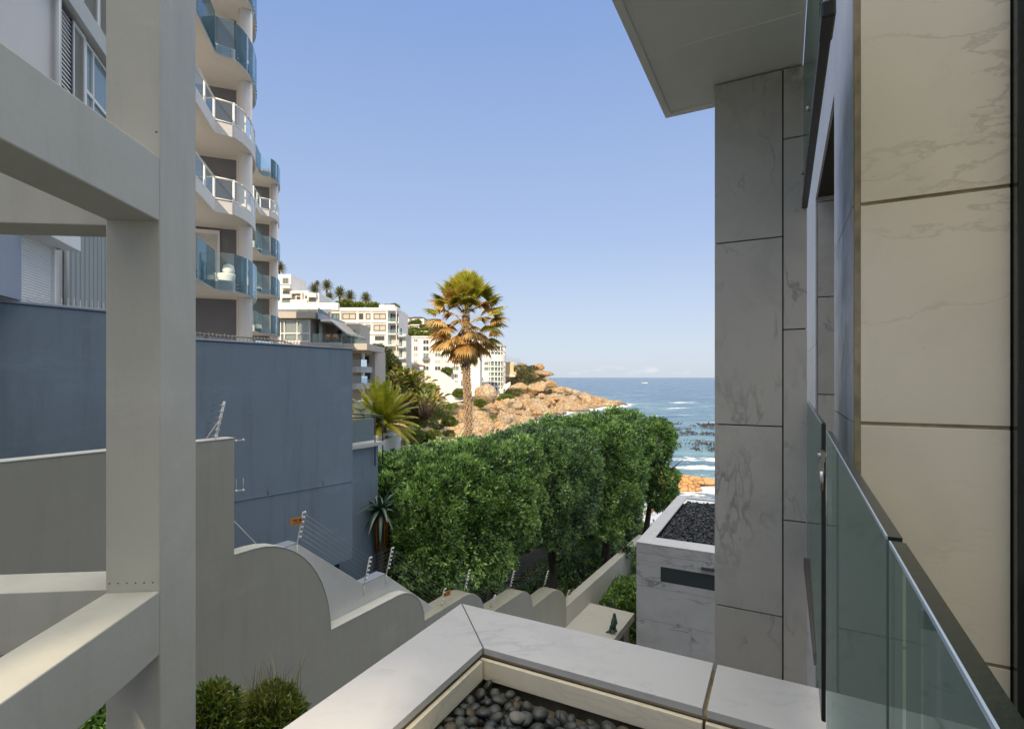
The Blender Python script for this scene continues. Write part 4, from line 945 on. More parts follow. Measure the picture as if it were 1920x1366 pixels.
for a in [(589, 544, 190, 25, 'ridge palm standing first from the left, above the stepped villa'), (613, 537, 200, 24, 'tallest looking ridge palm, second from the left'), (595, 532, 230, 12, 'thin tall palm between the two leftmost ridge palms'),
          (637, 551, 185, 27, 'broad ridge palm in the middle of the row'), (618, 557, 180, 18, 'bright green palm below the tallest ridge palm'), (656, 557, 188, 25, 'ridge palm right of the middle one'), (686, 561, 180, 25, 'rightmost ridge palm above the white flat roof'),
          (524, 503, 150, 26, 'palm just beside the farther balcony stack'), (750, 586, 300, 6, 'tiny palm at the far left of the distant skyline'), (757, 588, 300, 6, 'tiny palm just right of another on the distant skyline')]: far_palm(*a)
# ================================================================== terrain and sea
SH = np.array([(60, -60), (34, -20), (22, 40), (15.5, 56), (14.5, 66), (11, 90), (9, 130), (11.5, 185), (16, 212), (27, 236), (33, 246), (44, 262), (58, 285), (70, 312), (64, 325), (46, 335), (15, 352), (-40, 400), (-150, 520), (-400, 700)], float)
FT = np.array([(-30, -60), (-34, 60), (-34, 110), (-38, 150), (-47, 200), (-30, 262), (-10, 284), (20, 292), (34, 300), (20, 320), (-60, 400), (-400, 640)], float)
def pdist(P, L):
    best = np.full(len(P), 1e9); sgn = np.ones(len(P))
    for a, b in zip(L[:-1], L[1:]):
        d = b-a; t = np.clip(((P-a)@d)/(d@d), 0, 1); q = a+t[:, None]*d; r = P-q; dd = np.hypot(r[:, 0], r[:, 1]); cr = d[0]*(P[:, 1]-a[1])-d[1]*(P[:, 0]-a[0])
        m = dd < best-1e-9; best[m] = dd[m]; sgn[m] = np.sign(cr[m])
    return best*sgn                                # positive to the left of the line = inland
def smooth(x, a, b): t = np.clip((x-a)/(b-a), 0, 1); return t*t*(3-2*t)
def vn(P, f, seed=0):
    return np.array([noise.noise(Vector((p[0]*f+seed, p[1]*f-seed, seed*.7))) for p in P])
def cell(P, f, seed=0):
    o = np.empty(len(P)); e = np.empty(len(P))
    for i, p in enumerate(P):
        d, q = noise.voronoi(Vector((p[0]*f+seed, p[1]*f, 0))); o[i] = noise.cell(q[0]*7.1); e[i] = d[1]-d[0]
    return o, e
def height(P, fine=True):
    x = P[:, 0]
    s = pdist(P, SH); f = pdist(P, FT)
    h = np.where(s > 0, 6.5*(1-np.exp(-s/14.)), np.maximum(s*.35, -4)); hill = np.where(f > 0, 12*(1-np.exp(-np.maximum(f, 0)/9.))+.40*np.minimum(f, 75), 0)*smooth(s, 3, 30)*(1-smooth(x, 25, 36))
    h = h+hill; y = P[:, 1]
    local = smooth(y, 62, 40)*smooth(x, 16, 8)
    h = h*(1-local)+3.1*local
    h = h+5.2*smooth(y, 33, 42)*smooth(-x, 3, 9)*smooth(y, 75, 50)*smooth(-x, 40, 30)
    # tip of the headland stays low
    tip = smooth(x, 20, 60)*smooth(y, 235, 260); h = h*(1-.35*tip)
    if fine:
        k = smooth(s, -3, 3)*smooth(y, 50, 64)*smooth(f, 40, 5); W = P+np.stack([vn(P, .09, 3), vn(P, .09, 9)], 1)*3
        c1, e1 = cell(W, .062, 1); c2, e2 = cell(W*np.array([1, .5]), .17, 5); c3, e3 = cell(W, .5, 8)
        r = (c1-.45)*5.0*smooth(e1, 0, .3)+(c2-.4)*3.2*smooth(e2, 0, .16)+(c3-.3)*.7*smooth(e3, 0, .2)
        h = h+k*r*np.clip(.45+s*.05, .45, 1.1)
        h = h+hill_bumps(P, f)
    return h
def hill_bumps(P, f): return smooth(f, 3, 15)*(vn(P, .06, 4)*3+vn(P, .2, 2)*1.1)
def grid(name, xs, ys, mat, zf, org=(0, 0, 0)):
    X, Y = np.meshgrid(xs, ys); P = np.stack([X.ravel(), Y.ravel()], 1); Z = zf(P); V = np.column_stack([P, Z]); nx, ny = len(xs), len(ys)
    i = np.arange(ny-1)[:, None]*nx+np.arange(nx-1)[None]; F = np.stack([i, i+1, i+nx+1, i+nx], -1).reshape(-1, 4); return V, F
def rockmat(name, pale, orange, dark, green=True):
    m = Mt(name); n1 = m.noise(.22, 6, .6); n2 = m.noise(.55, 6, .65, st=(1, 1, 2.2)); n3 = m.noise(2.2, 6, .7, st=(1, 1, 3))
    c = m.mix(m.rng(n1, .40, .62), pale, orange); c = m.mix(m.rng(n3, .45, .7, 0, .55), c, tuple(q*.55 for q in pale))
    vor = m.n('ShaderNodeTexVoronoi', feature='DISTANCE_TO_EDGE'); vor.inputs['Scale'].default_value = .62
    mpn = m.n('ShaderNodeMapping'); mpn.inputs['Scale'].default_value = (1, .7, 1.6); nv = m.n('ShaderNodeVectorMath', operation='ADD')
    dn = m.n('ShaderNodeTexNoise'); dn.inputs['Scale'].default_value = .5; m.L(m.g.outputs['Position'], dn.inputs['Vector']); sc2 = m.n('ShaderNodeVectorMath', operation='SCALE'); sc2.inputs['Scale'].default_value = 2.5
    m.L(dn.outputs[1], sc2.inputs[0]); m.L(m.g.outputs['Position'], nv.inputs[0]); m.L(sc2.outputs[0], nv.inputs[1]); m.L(nv.outputs[0], mpn.inputs[0]); m.L(mpn.outputs[0], vor.inputs['Vector'])
    crack = m.rng(vor.outputs[0], 0, .06, .85, 0); c = m.mix(crack, c, dark)
    sep = m.n('ShaderNodeSeparateXYZ'); m.L(m.g.outputs['Position'], sep.inputs[0])
    wet = m.rng(m.math('ADD', sep.outputs[2], m.math('MULTIPLY', n2, 1.6)), *((1.9, .9, 0, .9) if name != 'orange_rock' else (1.1, .6, 0, .8))); c = m.mix(wet, c, (.05, .032, .025))
    if green:
        sn = m.n('ShaderNodeSeparateXYZ'); m.L(m.g.outputs['Normal'], sn.inputs[0]); at = m.n('ShaderNodeAttribute', attribute_name='veg')
        g_ = m.math('MULTIPLY', at.outputs['Fac'], m.rng(m.noise(.35, 5, .65), .42, .52)); gc = m.mix(m.rng(m.noise(1.6, 5, .7), .35, .65), (.05, .075, .018), (.22, .20, .07)); gc = m.mix(m.rng(m.noise(.3, 3, .5), .55, .7), gc, (.30, .22, .11)); c = m.mix(g_, c, gc)
    m.col(c); m.rough(.85); h = m.math('ADD', m.math('MULTIPLY', m.rng(vor.outputs[0], 0, .12), .7), m.math('ADD', m.math('MULTIPLY', n3, .6), m.math('MULTIPLY', m.noise(6, 5, .7), .2))); m.bump(h, .8, .25); return m.m
mRock = rockmat('granite_shore', (.46, .37, .26), (.45, .29, .14), (.08, .055, .035))
mRockB = rockmat('granite_boulder', (.49, .39, .27), (.50, .32, .15), (.10, .07, .04), False)
mRockG = rockmat('grey_boulder', (.42, .38, .32), (.46, .34, .22), (.10, .08, .06), False)
mRockN = rockmat('brown_boulder', (.40, .29, .18), (.46, .27, .12), (.08, .05, .03), False)
mRockO = rockmat('orange_rock', (.54, .31, .14), (.58, .29, .09), (.08, .05, .035), False)
def terr(name, xs, ys):
    V, F = grid(name, xs, ys, None, height)
    P = V[:, :2]; f = pdist(P, FT); s = pdist(P, SH); o = np_mesh(name, V, F, mRock, org=(0, 0, 0), smooth=False)
    veg = np.clip(smooth(f, -14, 2)*1.0, 0, 1)*smooth(s, 8, 30)*(1-.30*smooth(P[:, 1], 250, 262)*smooth(P[:, 0], -8, 0)); near = smooth(P[:, 1], 62, 50); veg = np.maximum(veg, near)
    a = o.data.attributes.new('veg', 'FLOAT', 'POINT'); a.data.foreach_set('value', veg.astype(np.float32)); struct(o); return o
xs1 = np.arange(-62, 78, .72); ys1 = np.arange(48, 346, .95)
terr('shore_ground', xs1, ys1)
V, F = grid('g', np.concatenate([np.arange(-420, -62, 6), [-62.3]]), np.arange(-60, 660, 6), None, lambda P: height(P, False)); o = np_mesh('hill_ground', V, F, mRock, org=(0, 0, 0)); struct(o); a = o.data.attributes.new('veg', 'FLOAT', 'POINT'); a.data.foreach_set('value', np.ones(len(V), np.float32))
V, F = grid('g', np.arange(-62.5, 60, 2.5), np.concatenate([np.arange(-60, 47, 2.5), [48.1]]), None, lambda P: height(P, False)); o = np_mesh('garden_ground', V, F, mSoil, org=(0, 0, 0)); struct(o)
# sea: one sheet of rings out to the horizon, with real swell near the shore
def seamat():
    m = Mt('sea_water'); sep = m.n('ShaderNodeSeparateXYZ'); m.L(m.g.outputs['Position'], sep.inputs[0])
    near = m.n('ShaderNodeAttribute', attribute_name='shallow').outputs['Fac']; fo = m.n('ShaderNodeAttribute', attribute_name='foam').outputs['Fac']
    c = m.mix(near, (.045, .125, .215), (.150, .275, .325)); pat = m.noise(.05, 4, .6, st=(.35, 1.6, 1)); c = m.mix(m.rng(pat, .42, .62, 0, .6), c, (.008, .060, .155))
    n1 = m.noise(.30, 6, .62, st=(.8, 1.2, 1), dist=1.2); n2 = m.noise(1.1, 6, .7, dist=.8)
    th = m.math('SUBTRACT', m.math('ADD', 1.0, m.rng(m.noise(.07, 4, .6, dist=1.5), .35, .65, .12, -.14)), m.math('MULTIPLY', fo, .60)); lace = m.math('ADD', m.math('MULTIPLY', n1, .6), m.math('MULTIPLY', n2, .4))
    f = m.rng(m.math('SUBTRACT', lace, m.math('MULTIPLY', th, .78)), -.04, .07); fm = m.math('MULTIPLY', f, m.rng(fo, .02, .15))
    caps = m.math('MULTIPLY', m.rng(m.noise(.10, 8, .72, st=(.22, 1.5, 1)), .575, .65, 0, .75), m.rng(sep.outputs[1], 60, 200)); fm = m.math('MAXIMUM', fm, caps)
    m.col(m.mix(fm, c, (.78, .80, .82))); m.rough(m.rng(fm, 0, 1, .20, .8)); m.b.inputs['IOR'].default_value = 1.33
    b1 = m.noise(.45, 7, .62, st=(.55, 1.25, 1)); b2 = m.noise(.035, 5, .6, st=(.5, 1.4, 1)); h = m.math('ADD', m.math('MULTIPLY', b1, 1.0), m.math('MULTIPLY', b2, 6)); m.bump(h, .9, .55); return m.m
ring = np.concatenate([np.geomspace(28, 420, 300), np.geomspace(440, 24000, 60)]); ang = np.radians(np.linspace(-64, 64, 280))
Rr, Aa = np.meshgrid(ring, ang, indexing='ij'); P = np.stack([(Rr*np.sin(Aa)).ravel(), (Rr*np.cos(Aa)).ravel()], 1)
s = pdist(P, SH); dist = np.hypot(P[:, 0], P[:, 1]); amp = smooth(dist, 900, 100)
Zs = (vn(P, .08, 1)*.45+vn(P*np.array([.5, 1]), .22, 5)*.32+vn(P, .7, 6)*.10)*amp
V = np.column_stack([P, Zs]); na = len(ang); i = np.arange(len(ring)-1)[:, None]*na+np.arange(na-1)[None]; F = np.stack([i, i+1, i+na+1, i+na], -1).reshape(-1, 4)
sea = np_mesh('sea', V, F, seamat(), org=(0, 0, 0), smooth=True); struct(sea)
def seg_foam(P, pts, wd): return np.exp(-(np.abs(pdist(P, np.array(pts, float)))/wd)**2)
foam = np.exp(-np.maximum(-s, 0)/5.5)*smooth(dist, 20, 50)*.95
foam = np.maximum(foam, .95*smooth(P[:, 0], 12, 17)*np.exp(-((P[:, 1]-62)/9.)**2)); foam = np.maximum(foam, .80*np.exp(-((P[:, 0]-28)/16.)**2-((P[:, 1]-78)/9.)**2))
foam = np.maximum(foam, .93*np.exp(-((P[:, 0]-31)/9.)**2-((P[:, 1]-93)/3.2)**2)); foam = np.maximum(foam, .78*np.exp(-((P[:, 0]-36)/15.)**2-((P[:, 1]-102)/5)**2))
for x0, x1, yy, dd, ww in ((1100, 1245, 744, 0, 8), (1105, 1170, 737, 0, 5), (1085, 1180, 764, 0, 7), (1180, 1340, 765, 0, 5), (1240, 1340, 755, 0, 6)):
    a, b = GZ(x0, yy-1, 0), GZ(x1, yy+1, 0); q = P-np.array([(a.x+b.x)/2, (a.y+b.y)/2]); foam = np.maximum(foam, .84*np.exp(-(np.abs(q[:, 0])/((b.x-a.x)/2))**2-((q[:, 1]+vn(P*.6, .06, 11)*14)/ww)**2))
shal = np.clip(np.exp(-np.maximum(-s, 0)/45.)+.55*smooth(dist, 330, 80), 0, 1)
for nm, val in (('foam', foam), ('shallow', shal)):
    a = sea.data.attributes.new(nm, 'FLOAT', 'POINT'); a.data.foreach_set('value', val.astype(np.float32))
# kelp: bobbing blades nobody could count
m = MB()
KC = [(random.uniform(1228, 1350), random.choice((796, 799, 806, 812, 821, 830, 833, 841))+random.gauss(0, 2), random.uniform(4, 15)) for _ in range(70)]
for i in range(1100):
    kx, ky, kr = random.choice(KC); x = kx+random.gauss(0, kr); y = ky+random.gauss(0, 1.3)
    if x > 1400: continue
    p = GZ(x, y, 0); a = random.uniform(0, 3.1); L = random.uniform(.15, .42)*p.y/140
    L *= .8; m.tube([p+Vector((-L*math.cos(a), -L*math.sin(a), 0)), p+Vector((0, 0, .16*p.y/140)), p+Vector((L*math.cos(a), L*math.sin(a), .05))], [.05, .15*p.y/140, .05], 4)
for i in range(40):
    p = GZ(random.uniform(1080, 1160), 774+random.gauss(0, 1.6), 0); m.tube([p-Vector((.5, 0, 0)), p+Vector((0, 0, .35)), p+Vector((.5, 0, 0))], [.1, .25, .1], 4)
stuff(tag(m.build('kelp', plain('kelp_brown', (.045, .025, .018), .35, .2, 3), recalc=False), 'floating brown kelp heads scattered over the water', 'kelp'))
# distant boat / wave washed skerry
b = GZ(1209, 718, 0); t = thing('motor_boat', 'tiny white and ochre motor boat with wake near the horizon', 'boat', b)
m = MB(); k = b.y/FL
m.prism([b+Vector((-6*k, 0, .5*k)), b+Vector((-5*k, 0, -.2*k)), b+Vector((4*k, 0, -.2*k)), b+Vector((6*k, 0, 1.2*k))], (0, 3*k, 0)); m.build('hull', mWhite, t)
m = MB(); m.prism([b+Vector((-2*k, .5*k, .8*k)), b+Vector((-1*k, .5*k, 2*k)), b+Vector((2*k, .5*k, 2*k)), b+Vector((3*k, .5*k, 1*k))], (0, 2*k, 0)); m.build('cabin', plain('boat_ochre', (.35, .22, .10), .6), t)

# ================================================================== boulders
def boulder_mesh(i, det=4, flat=.75, mt=None, bands=.0):
    bm = bmesh.new(); bmesh.ops.create_icosphere(bm, subdivisions=det, radius=1); rr = random.Random(i*13+5); pl = []
    for _ in range(9):
        n_ = Vector((rr.gauss(0, 1), rr.gauss(0, 1), rr.gauss(.2, .7))).normalized(); pl.append((n_, rr.uniform(.58, .86)*(1 if abs(n_.z) < .5 else flat)))
    for v in bm.verts:
        c = v.co.copy(); f = 1+.28*noise.noise(c*1.1+Vector((i*9, 0, 0)))+.12*noise.noise(c*3+Vector((0, i*4, 0)))
        q = noise.voronoi(c*1.2+Vector((i, i, i)))[0]; f -= .10*(1-min(1, (q[1]-q[0])*4))
        v.co = Vector((c.x*f*1.15, c.y*f, c.z*f*flat))
        for n_, d_ in pl:
            k_ = v.co.dot(n_)-d_
            if k_ > 0: v.co -= n_*k_*.92
    me = bpy.data.meshes.new('boulder'); bm.to_mesh(me); bm.free(); me.materials.append(mt or mRockB)
    for p in me.polygons: p.use_smooth = True
    return me
BM = [boulder_mesh(i, 4, random.uniform(.5, .95), (mRockB, mRockG, mRockN, mRockB)[i % 4]) for i in range(12)]; BO = [boulder_mesh(20+i, 4, .45, mRockO) for i in range(3)]
def boulder(p, s, label, me=None, grp='granite boulders along the shore', rz=None, nm='boulder'):
    o = bpy.data.objects.new(nm, me or random.choice(BM)); C.objects.link(o); o.location = p; o.scale = tuple(q*(.85 if p.y > 255 else 1) for q in s) if isinstance(s, tuple) else (s*random.uniform(.8, 1.3), s*random.uniform(.8, 1.2), s*random.uniform(.7, 1.1)); o.rotation_euler = (random.gauss(0, .15), random.gauss(0, .15), random.uniform(0, 6.3) if rz is None else rz)
    return tag(o, label, 'boulder', grp)
def big_boulder():
    bm = bmesh.new(); bmesh.ops.create_icosphere(bm, subdivisions=5, radius=1)
    for v in bm.verts:
        c = v.co.copy(); f = 1+.12*noise.noise(c*1.3+Vector((3, 0, 0)))
        for a0, dp, w in ((-.32, .16, .07), (-.72, .10, .06), (.40, .035, .04)): f -= dp*math.exp(-((c.x-a0-.08*c.z)/w)**2)*(c.y < .3)*(c.z > -.75)
        taper = 1-.42*max(0, -c.z-.05)
        v.co = Vector((c.x*f*taper+.18*min(0, c.z), c.y*f*taper, c.z*f))
    me = bpy.data.meshes.new('split_boulder'); bm.to_mesh(me); bm.free(); me.materials.append(mRockB)
    for p in me.polygons: p.use_smooth = True
    return me
d = 165; p = PX(911, 740, d); boulder(p, (22.5/FL*d, 3.6, 20.5/FL*d), 'huge rounded ochre boulder with deep vertical grooves right of the fan palm trunk', big_boulder(), None, 0, 'split_boulder')
def hz(x, y): return float(height(np.array([[x, y]]), False)[0])
zones = [(700, 1000, 62, 105, 34, .9, 'granite boulder of the slope above the hedge'), (880, 1040, 105, 200, 40, 1.7, 'granite block of the flat shore behind the hedge'),
         (930, 1060, 200, 262, 34, 2.6, 'boulder below the rounded building'), (985, 1120, 262, 300, 26, 3.0, 'tan boulder of the headland pile')]
for x0, x1, d0, d1, n, s, lab in zones:
    for i in range(n):
        dd = random.uniform(d0, d1); xx = (random.uniform(x0, x1)-CX)/FL*dd; z = hz(xx, dd)
        if z < .2: continue
        q = s*random.uniform(.5, 1.25); u_ = (xx*FL/dd+CX-x0)/(x1-x0); v_ = (dd-d0)/(d1-d0)
        size = 'small' if q < .7*s else 'mid sized' if q < 1.0*s else 'large'
        boulder(Vector((xx, dd, z+s*.15)), q, '%s %s, %s, %s' % (size, lab, ['left end', 'left of middle', 'right of middle', 'right end'][min(3, int(u_*4))], ['front row', 'second row', 'third row', 'rear row'][min(3, int(v_*4))]))
# headland skyline rocks, placed where they stand on the ridge
for (x, y, d, r, lab) in [(1012, 684, 292, 3.2, 'round topped boulder at the crest of the headland'), (1022, 697, 290, 5.4, 'largest cliff boulder on the seaward crest of the headland'), (1003, 700, 292, 5.5, 'broad boulder under the crest of the headland'), (985, 697, 296, 5.0, 'boulder left of the headland crest beside scrub'),
        (1032, 715, 285, 4.4, 'boulder stepping down seaward from the crest'), (1050, 727, 280, 3.6, 'upper boulder of the cluster above the low point'), (1065, 727, 283, 3.4, 'middle boulder of the cluster above the low point'), (1078, 733, 284, 3.0, 'last upright boulder before the low rocky tip'),
        (1096, 745, 290, 4.8, 'low humped rock on the headland tip'), (1118, 748, 300, 4.6, 'long low rock near the end of the headland tip'), (1142, 751, 308, 3.8, 'outermost low rock touching the surf'), (1010, 722, 280, 6.0, 'wide slab like boulder halfway down the headland'), (975, 722, 275, 5.2, 'leaning slab beside the rounded building'), (1035, 742, 270, 5.2, 'lower ledge rock above the headland waterline'), (1070, 752, 272, 4.6, 'lower ledge rock farther out on the headland')]:
    boulder(PX(x, y+4, d), (r*1.25, r, r*.85), lab, rz=random.uniform(-.4, .4))
# near orange rocks in the surf
for (x, y, d, sx, sy, sz, lab) in [(1268, 905, 80, 3.9, 2.8, 1.25, 'wide reddish rock shelf standing in the surf'), (1262, 893, 86, 3.6, 2.4, 1.1, 'rear reddish rock ledge in the surf'), (1250, 908, 77, 1.5, 1.2, .9, 'bright orange rounded rock on the reddish shelf'), (1290, 918, 75, 2.4, 1.0, .8, 'elongated orange rock at the front of the shelf'), (1310, 902, 82, 3.6, 1.7, 1.0, 'brownish rock arm reaching right into the surf'), (1335, 905, 82, 2.5, 1.6, .9, 'rightmost brownish rock partly hidden by the marble column'),
        (1250, 938, 67, .95, .7, .6, 'small orange rock alone in the foam'), (1222, 931, 68, .9, .5, .4, 'small flat rock near the hedge in the foam'), (1232, 900, 80, 2.0, 1.4, 1.0, 'reddish rock beside the hanging tree crown'), (1217, 960, 62, .6, .4, .3, 'tiny wet rock at the hedge foot')]:
    p = GZ(x, y, .15); boulder(Vector((p.x, p.y, .25)), (sx*1.15, sy*1.1, sz*1.7), lab, random.choice(BO), 'orange rocks in the near surf', random.uniform(-.3, .3))
# ================================================================== far buildings
def Z4(x, y): return 500+x/4.878, 480+y/4.878
def Z5(x, y): return 720+x/4.018, 480+y/4.018
def Z9(x, y): return 520+x/8.5375, 500+y/8.5375
def Z8(x, y): return 840+x/9.758, 640+y/9.758
class Front:                                       # a facade standing square to the view at distance d
    def __init__(s, name, label, cat, d, x, ybase, grp=None):
        s.d = d; s.k = d/FL; s.T = thing(name, label, cat, PX(x, ybase, d), grp)
    def X(s, x): return (x-CX)*s.k
    def Zr(s, y): return (HY-y)*s.k
    def box(s, mb, x0, y0, x1, y1, v0=0, v1=.3): mb.box(XY, s.X(x0), s.X(x1), s.d+v0, s.d+v1, s.Zr(y1), s.Zr(y0)); return mb
    def part(s, name, mt, *boxes, parent=None, bevel=0):
        m = MB()
        for b in boxes: s.box(m, *b)
        return m.build(name, mt, parent or s.T, bevel=bevel)
    def window(s, x0, y0, x1, y1, mt=None, frame=None, mull=1, proud=.05, fw=.10):
        a, b, z0, z1 = s.X(x0), s.X(x1), s.Zr(y1), s.Zr(y0); m = MB(); v = s.d
        m.box(XY, a, a+fw, v-proud, v-.002, z0, z1); m.box(XY, b-fw, b, v-proud, v-.002, z0, z1); m.box(XY, a+fw, b-fw, v-proud, v-.002, z0, z0+fw); m.box(XY, a+fw, b-fw, v-proud, v-.002, z1-fw, z1)
        for i in range(mull): c = a+(b-a)*(i+1)/(mull+1); m.box(XY, c-fw*.35, c+fw*.35, v-proud, v-.012, z0+fw, z1-fw)
        f = m.build('window', frame or mWhite, s.T)
        m = MB(); m.box(XY, a+fw, b-fw, v-.010, v-.003, z0+fw, z1-fw); m.build('pane', mt or mPane, f); return f
# --- modern grey house with terrace
G = Front('terrace_house', 'modern grey house with curtained glass wall, roof terrace and long glass railed deck', 'house', 55, 600, 760)
k = G.k; d = 55
G.part('roof_slab', mGreyR, (505, 586, 596, 597.5, -.8, 9))
m = MB(); m.prism([PX(596.1, 586, 54.2), PX(596.1, 597.5, 54.2), PX(604, 603, 57.5), PX(604, 591, 57.5)], (0, 7, 0)); m.build('side_fascia', mBlueT, G.T)
G.part('rear_wall', mGreyR, (505, 597.6, 581, 642, .6, 9), (581, 597.6, 650, 642, 5, 9)); G.part('curtain', mCurt, (523, 600, 527, 640, .3, .5), (533.5, 600, 553, 640, .3, .5), (558, 600, 571, 640, .3, .5))
wx = [525, 532, 556, 580]
b = [(x, 599, x+1.6, 640, 0, .12) for x in wx]+[(525, 599, 581, 600.6, .01, .11), (525, 623.5, 581, 625.5, .01, .11), (525, 638.5, 581, 640.5, .01, .11)]
wf = G.part('window_wall', mWhite, *b); G.part('pane', mGlassC, (526, 600, 581, 640, .12, .16), parent=wf)
G.part('side_window', mPaneT, (582, 602, 590, 640, 2.0, 2.2)); G.part('low_wall', mGreyR, (505, 640.6, 585, 652, -.1, 6))
m = MB(); m.tube([PX(601, 645, 56.5), PX(601, 604, 56.5)], .19, 14); m.build('column', mConcL, G.T)
G.part('terrace_roof', mWhiteB, (603, 598.5, 622, 603, -.3, 8)); 
m = MB(); m.prism([PX(620, 603, 55), PX(625, 603, 55), PX(653, 626, 55), PX(650, 628, 55)], (0, 7, 0)); m.build('sloped_awning', mGreyR, G.T)
m = MB(); m.prism([PX(622, 602.3, 54.9), PX(624, 602.3, 54.9), PX(652, 625, 54.9), PX(650.5, 625.8, 54.9)], (0, .09, 0)); m.build('awning_rail', mWhite, G.T)
G.part('terrace_back', mPane, (604, 612, 640, 626, 4.7, 4.9)); G.part('deck', mGreyR, (505, 648, 588, 656, 0, 7), (588, 644, 690, 656, -.4, 7))
m = MB(); 
for i in range(40): a = 588+i*2.2; (G.box(m, a, 642.5, a+1.4, 650, -.62, -.5) if a < 645 else None)
m.build('balusters', mConcL, G.T)
for a, b_ in ((588, 602), (602.5, 622), (622.5, 642), (642.5, 660), (660.5, 677)): G.part('glass_railing', mGlassT, (a, 626, b_, 642+(a-588)*.06, -.3, -.27))
G.part('roof_glass', mGlassT, (505, 579, 596, 586, -.6, -.57)); m = MB(); m.prism([PX(596.3, 576, 54.4), PX(596.3, 586, 54.4), PX(617, 600, 57.5), PX(617, 590, 57.5)], (0, .04, 0)); m.build('roof_glass', mGlassT, G.T)
G.part('terrace_post', mOrSt, (616.5, 585, 618, 600, -.1, .1))
# chairs on the terrace (orange backed)
for x, lab in ((615, 'left orange cushioned chair with turquoise base on the glass railed terrace'), (629, 'right orange cushioned chair with turquoise base on the glass railed terrace')):
    t = thing('terrace_chair', lab, 'chair', PX(x, 643, 55.4), 'orange chairs on the house terrace')
    m = MB(); q = PX(x, 643, 55.4); m.tube([q, q+Vector((0, 0, .35))], [.18, .14], 8); m.build('base', mPot, t)
    m = MB(); m.tube([q+Vector((0, 0, .35)), q+Vector((0, 0, .5)), q+Vector((0, .1, .8)), q+Vector((0, .15, .95))], [.14, .32, .30, .08], 10); m.build('seat', mOrange, t)
# lower curved balconies of the same slope (behind the blue wall corner)
B = Front('curved_balcony_block', 'grey block with stacked curved balconies and blue glass behind the blue wall corner', 'apartment building', 58, 680, 800)
B.part('wall', mGreyR, (630, 655, 690, 760, 3, 8)); 
for i, (y, xe) in enumerate(((645, 684), (681, 685), (712, 686))):
    m = MB(); pts = [(B.X(640), 58.2), (B.X(660), 57.4), (B.X(672), 57.2), (B.X(xe-6), 57.6), (B.X(xe), 58.6), (B.X(xe), 62), (B.X(640), 62)]
    m.plan(XY, pts, B.Zr(y+17), B.Zr(y+6)); bb = m.build('balcony', mConcL if i else mGreyR, B.T)
    m = MB(); 
    for (a, c), (e, f_) in zip(pts[:4], pts[1:5]): m.quad(XY(a, c-.02, B.Zr(y+6)), XY(e, f_-.02, B.Zr(y+6)), XY(e, f_-.02, B.Zr(y-7)), XY(a, c-.02, B.Zr(y-7)))
    m.build('glass_panel', mGlassT, bb)
B.part('window', mPane, (662, 666, 678, 680, 2.9, 2.95), (664, 698, 680, 711, 2.9, 2.95)); B.part('pillar', mWhiteB, (676, 655, 680, 760, .3, .8))
B2 = Front('rear_balcony_block', 'narrow grey block with square balconies between curved block and dark green tree', 'apartment building', 70, 693, 800)
B2.part('wall', mGreyR, (672, 645, 694, 770, 1.6, 8))
for y in (659, 689, 719):
    bb = B2.part('balcony', mConcL, (683, y+4, 701, y+14, 0, 4)); B2.part('glass_panel', mGlassT, (683, y-6, 701, y+4, .02, .06), parent=bb)
B2.part('window', mPane, (686, 677, 695, 688, 1.5, 1.55), (686, 707, 695, 718, 1.5, 1.55), (686, 735, 695, 748, 1.5, 1.55))
# --- stepped villa at far left
S = Front('stepped_villa', 'stepped cream villa with flat roofs climbing the slope beside the balcony tower', 'villa', 110, 550, 640)
S.part('wall', mWhiteB, (505, *[Z9(0, 120)[1]], 545.5, 536, 0, 8), (505, 536.2, 546, 585, .6, 9), (546.2, 545, 578.5, 600, 0, 8), (578.7, 549, 597, 600, .4, 8))
S.part('parapet', mWhiteB, (528, 535, 546, 541, -.8, .59), (528, 552.5, 549, 559, -.8, .59), (547, 547, 569, 551, -.8, 0-.01), (548, 563, 578, 568, -1, -.01), (580, 550, 594, 557.5, -.6, .39), (580, 567, 597, 573, -.6, .39), (505, 570, 640, 582, -2, -1.05))
S.part('pillar', mCream, (566, 551.2, 569, 563, -.7, -.3), (577, 545, 579.5, 582, -.3, -.01))
for x0, y0, x1, y1, mt in ((530, 521, 541, 531, mPaneT), (530, 545, 543, 552, mPane), (529, 560, 545, 569, mPaneT), (556, 556, 565, 562.5, mPane), (581, 559, 592, 566, mPane), (549, 552, 554, 562, mOrSt), (572, 554, 576, 560, mOrSt)):
    f = S.window(x0, y0, x1, y1, mt, mFrameD, 2)
S.part('roof_edge', mFrameD, (528, 534.2, 546, 535, -.9, .3), (556, 551.5, 566, 553, -.5, -.01))
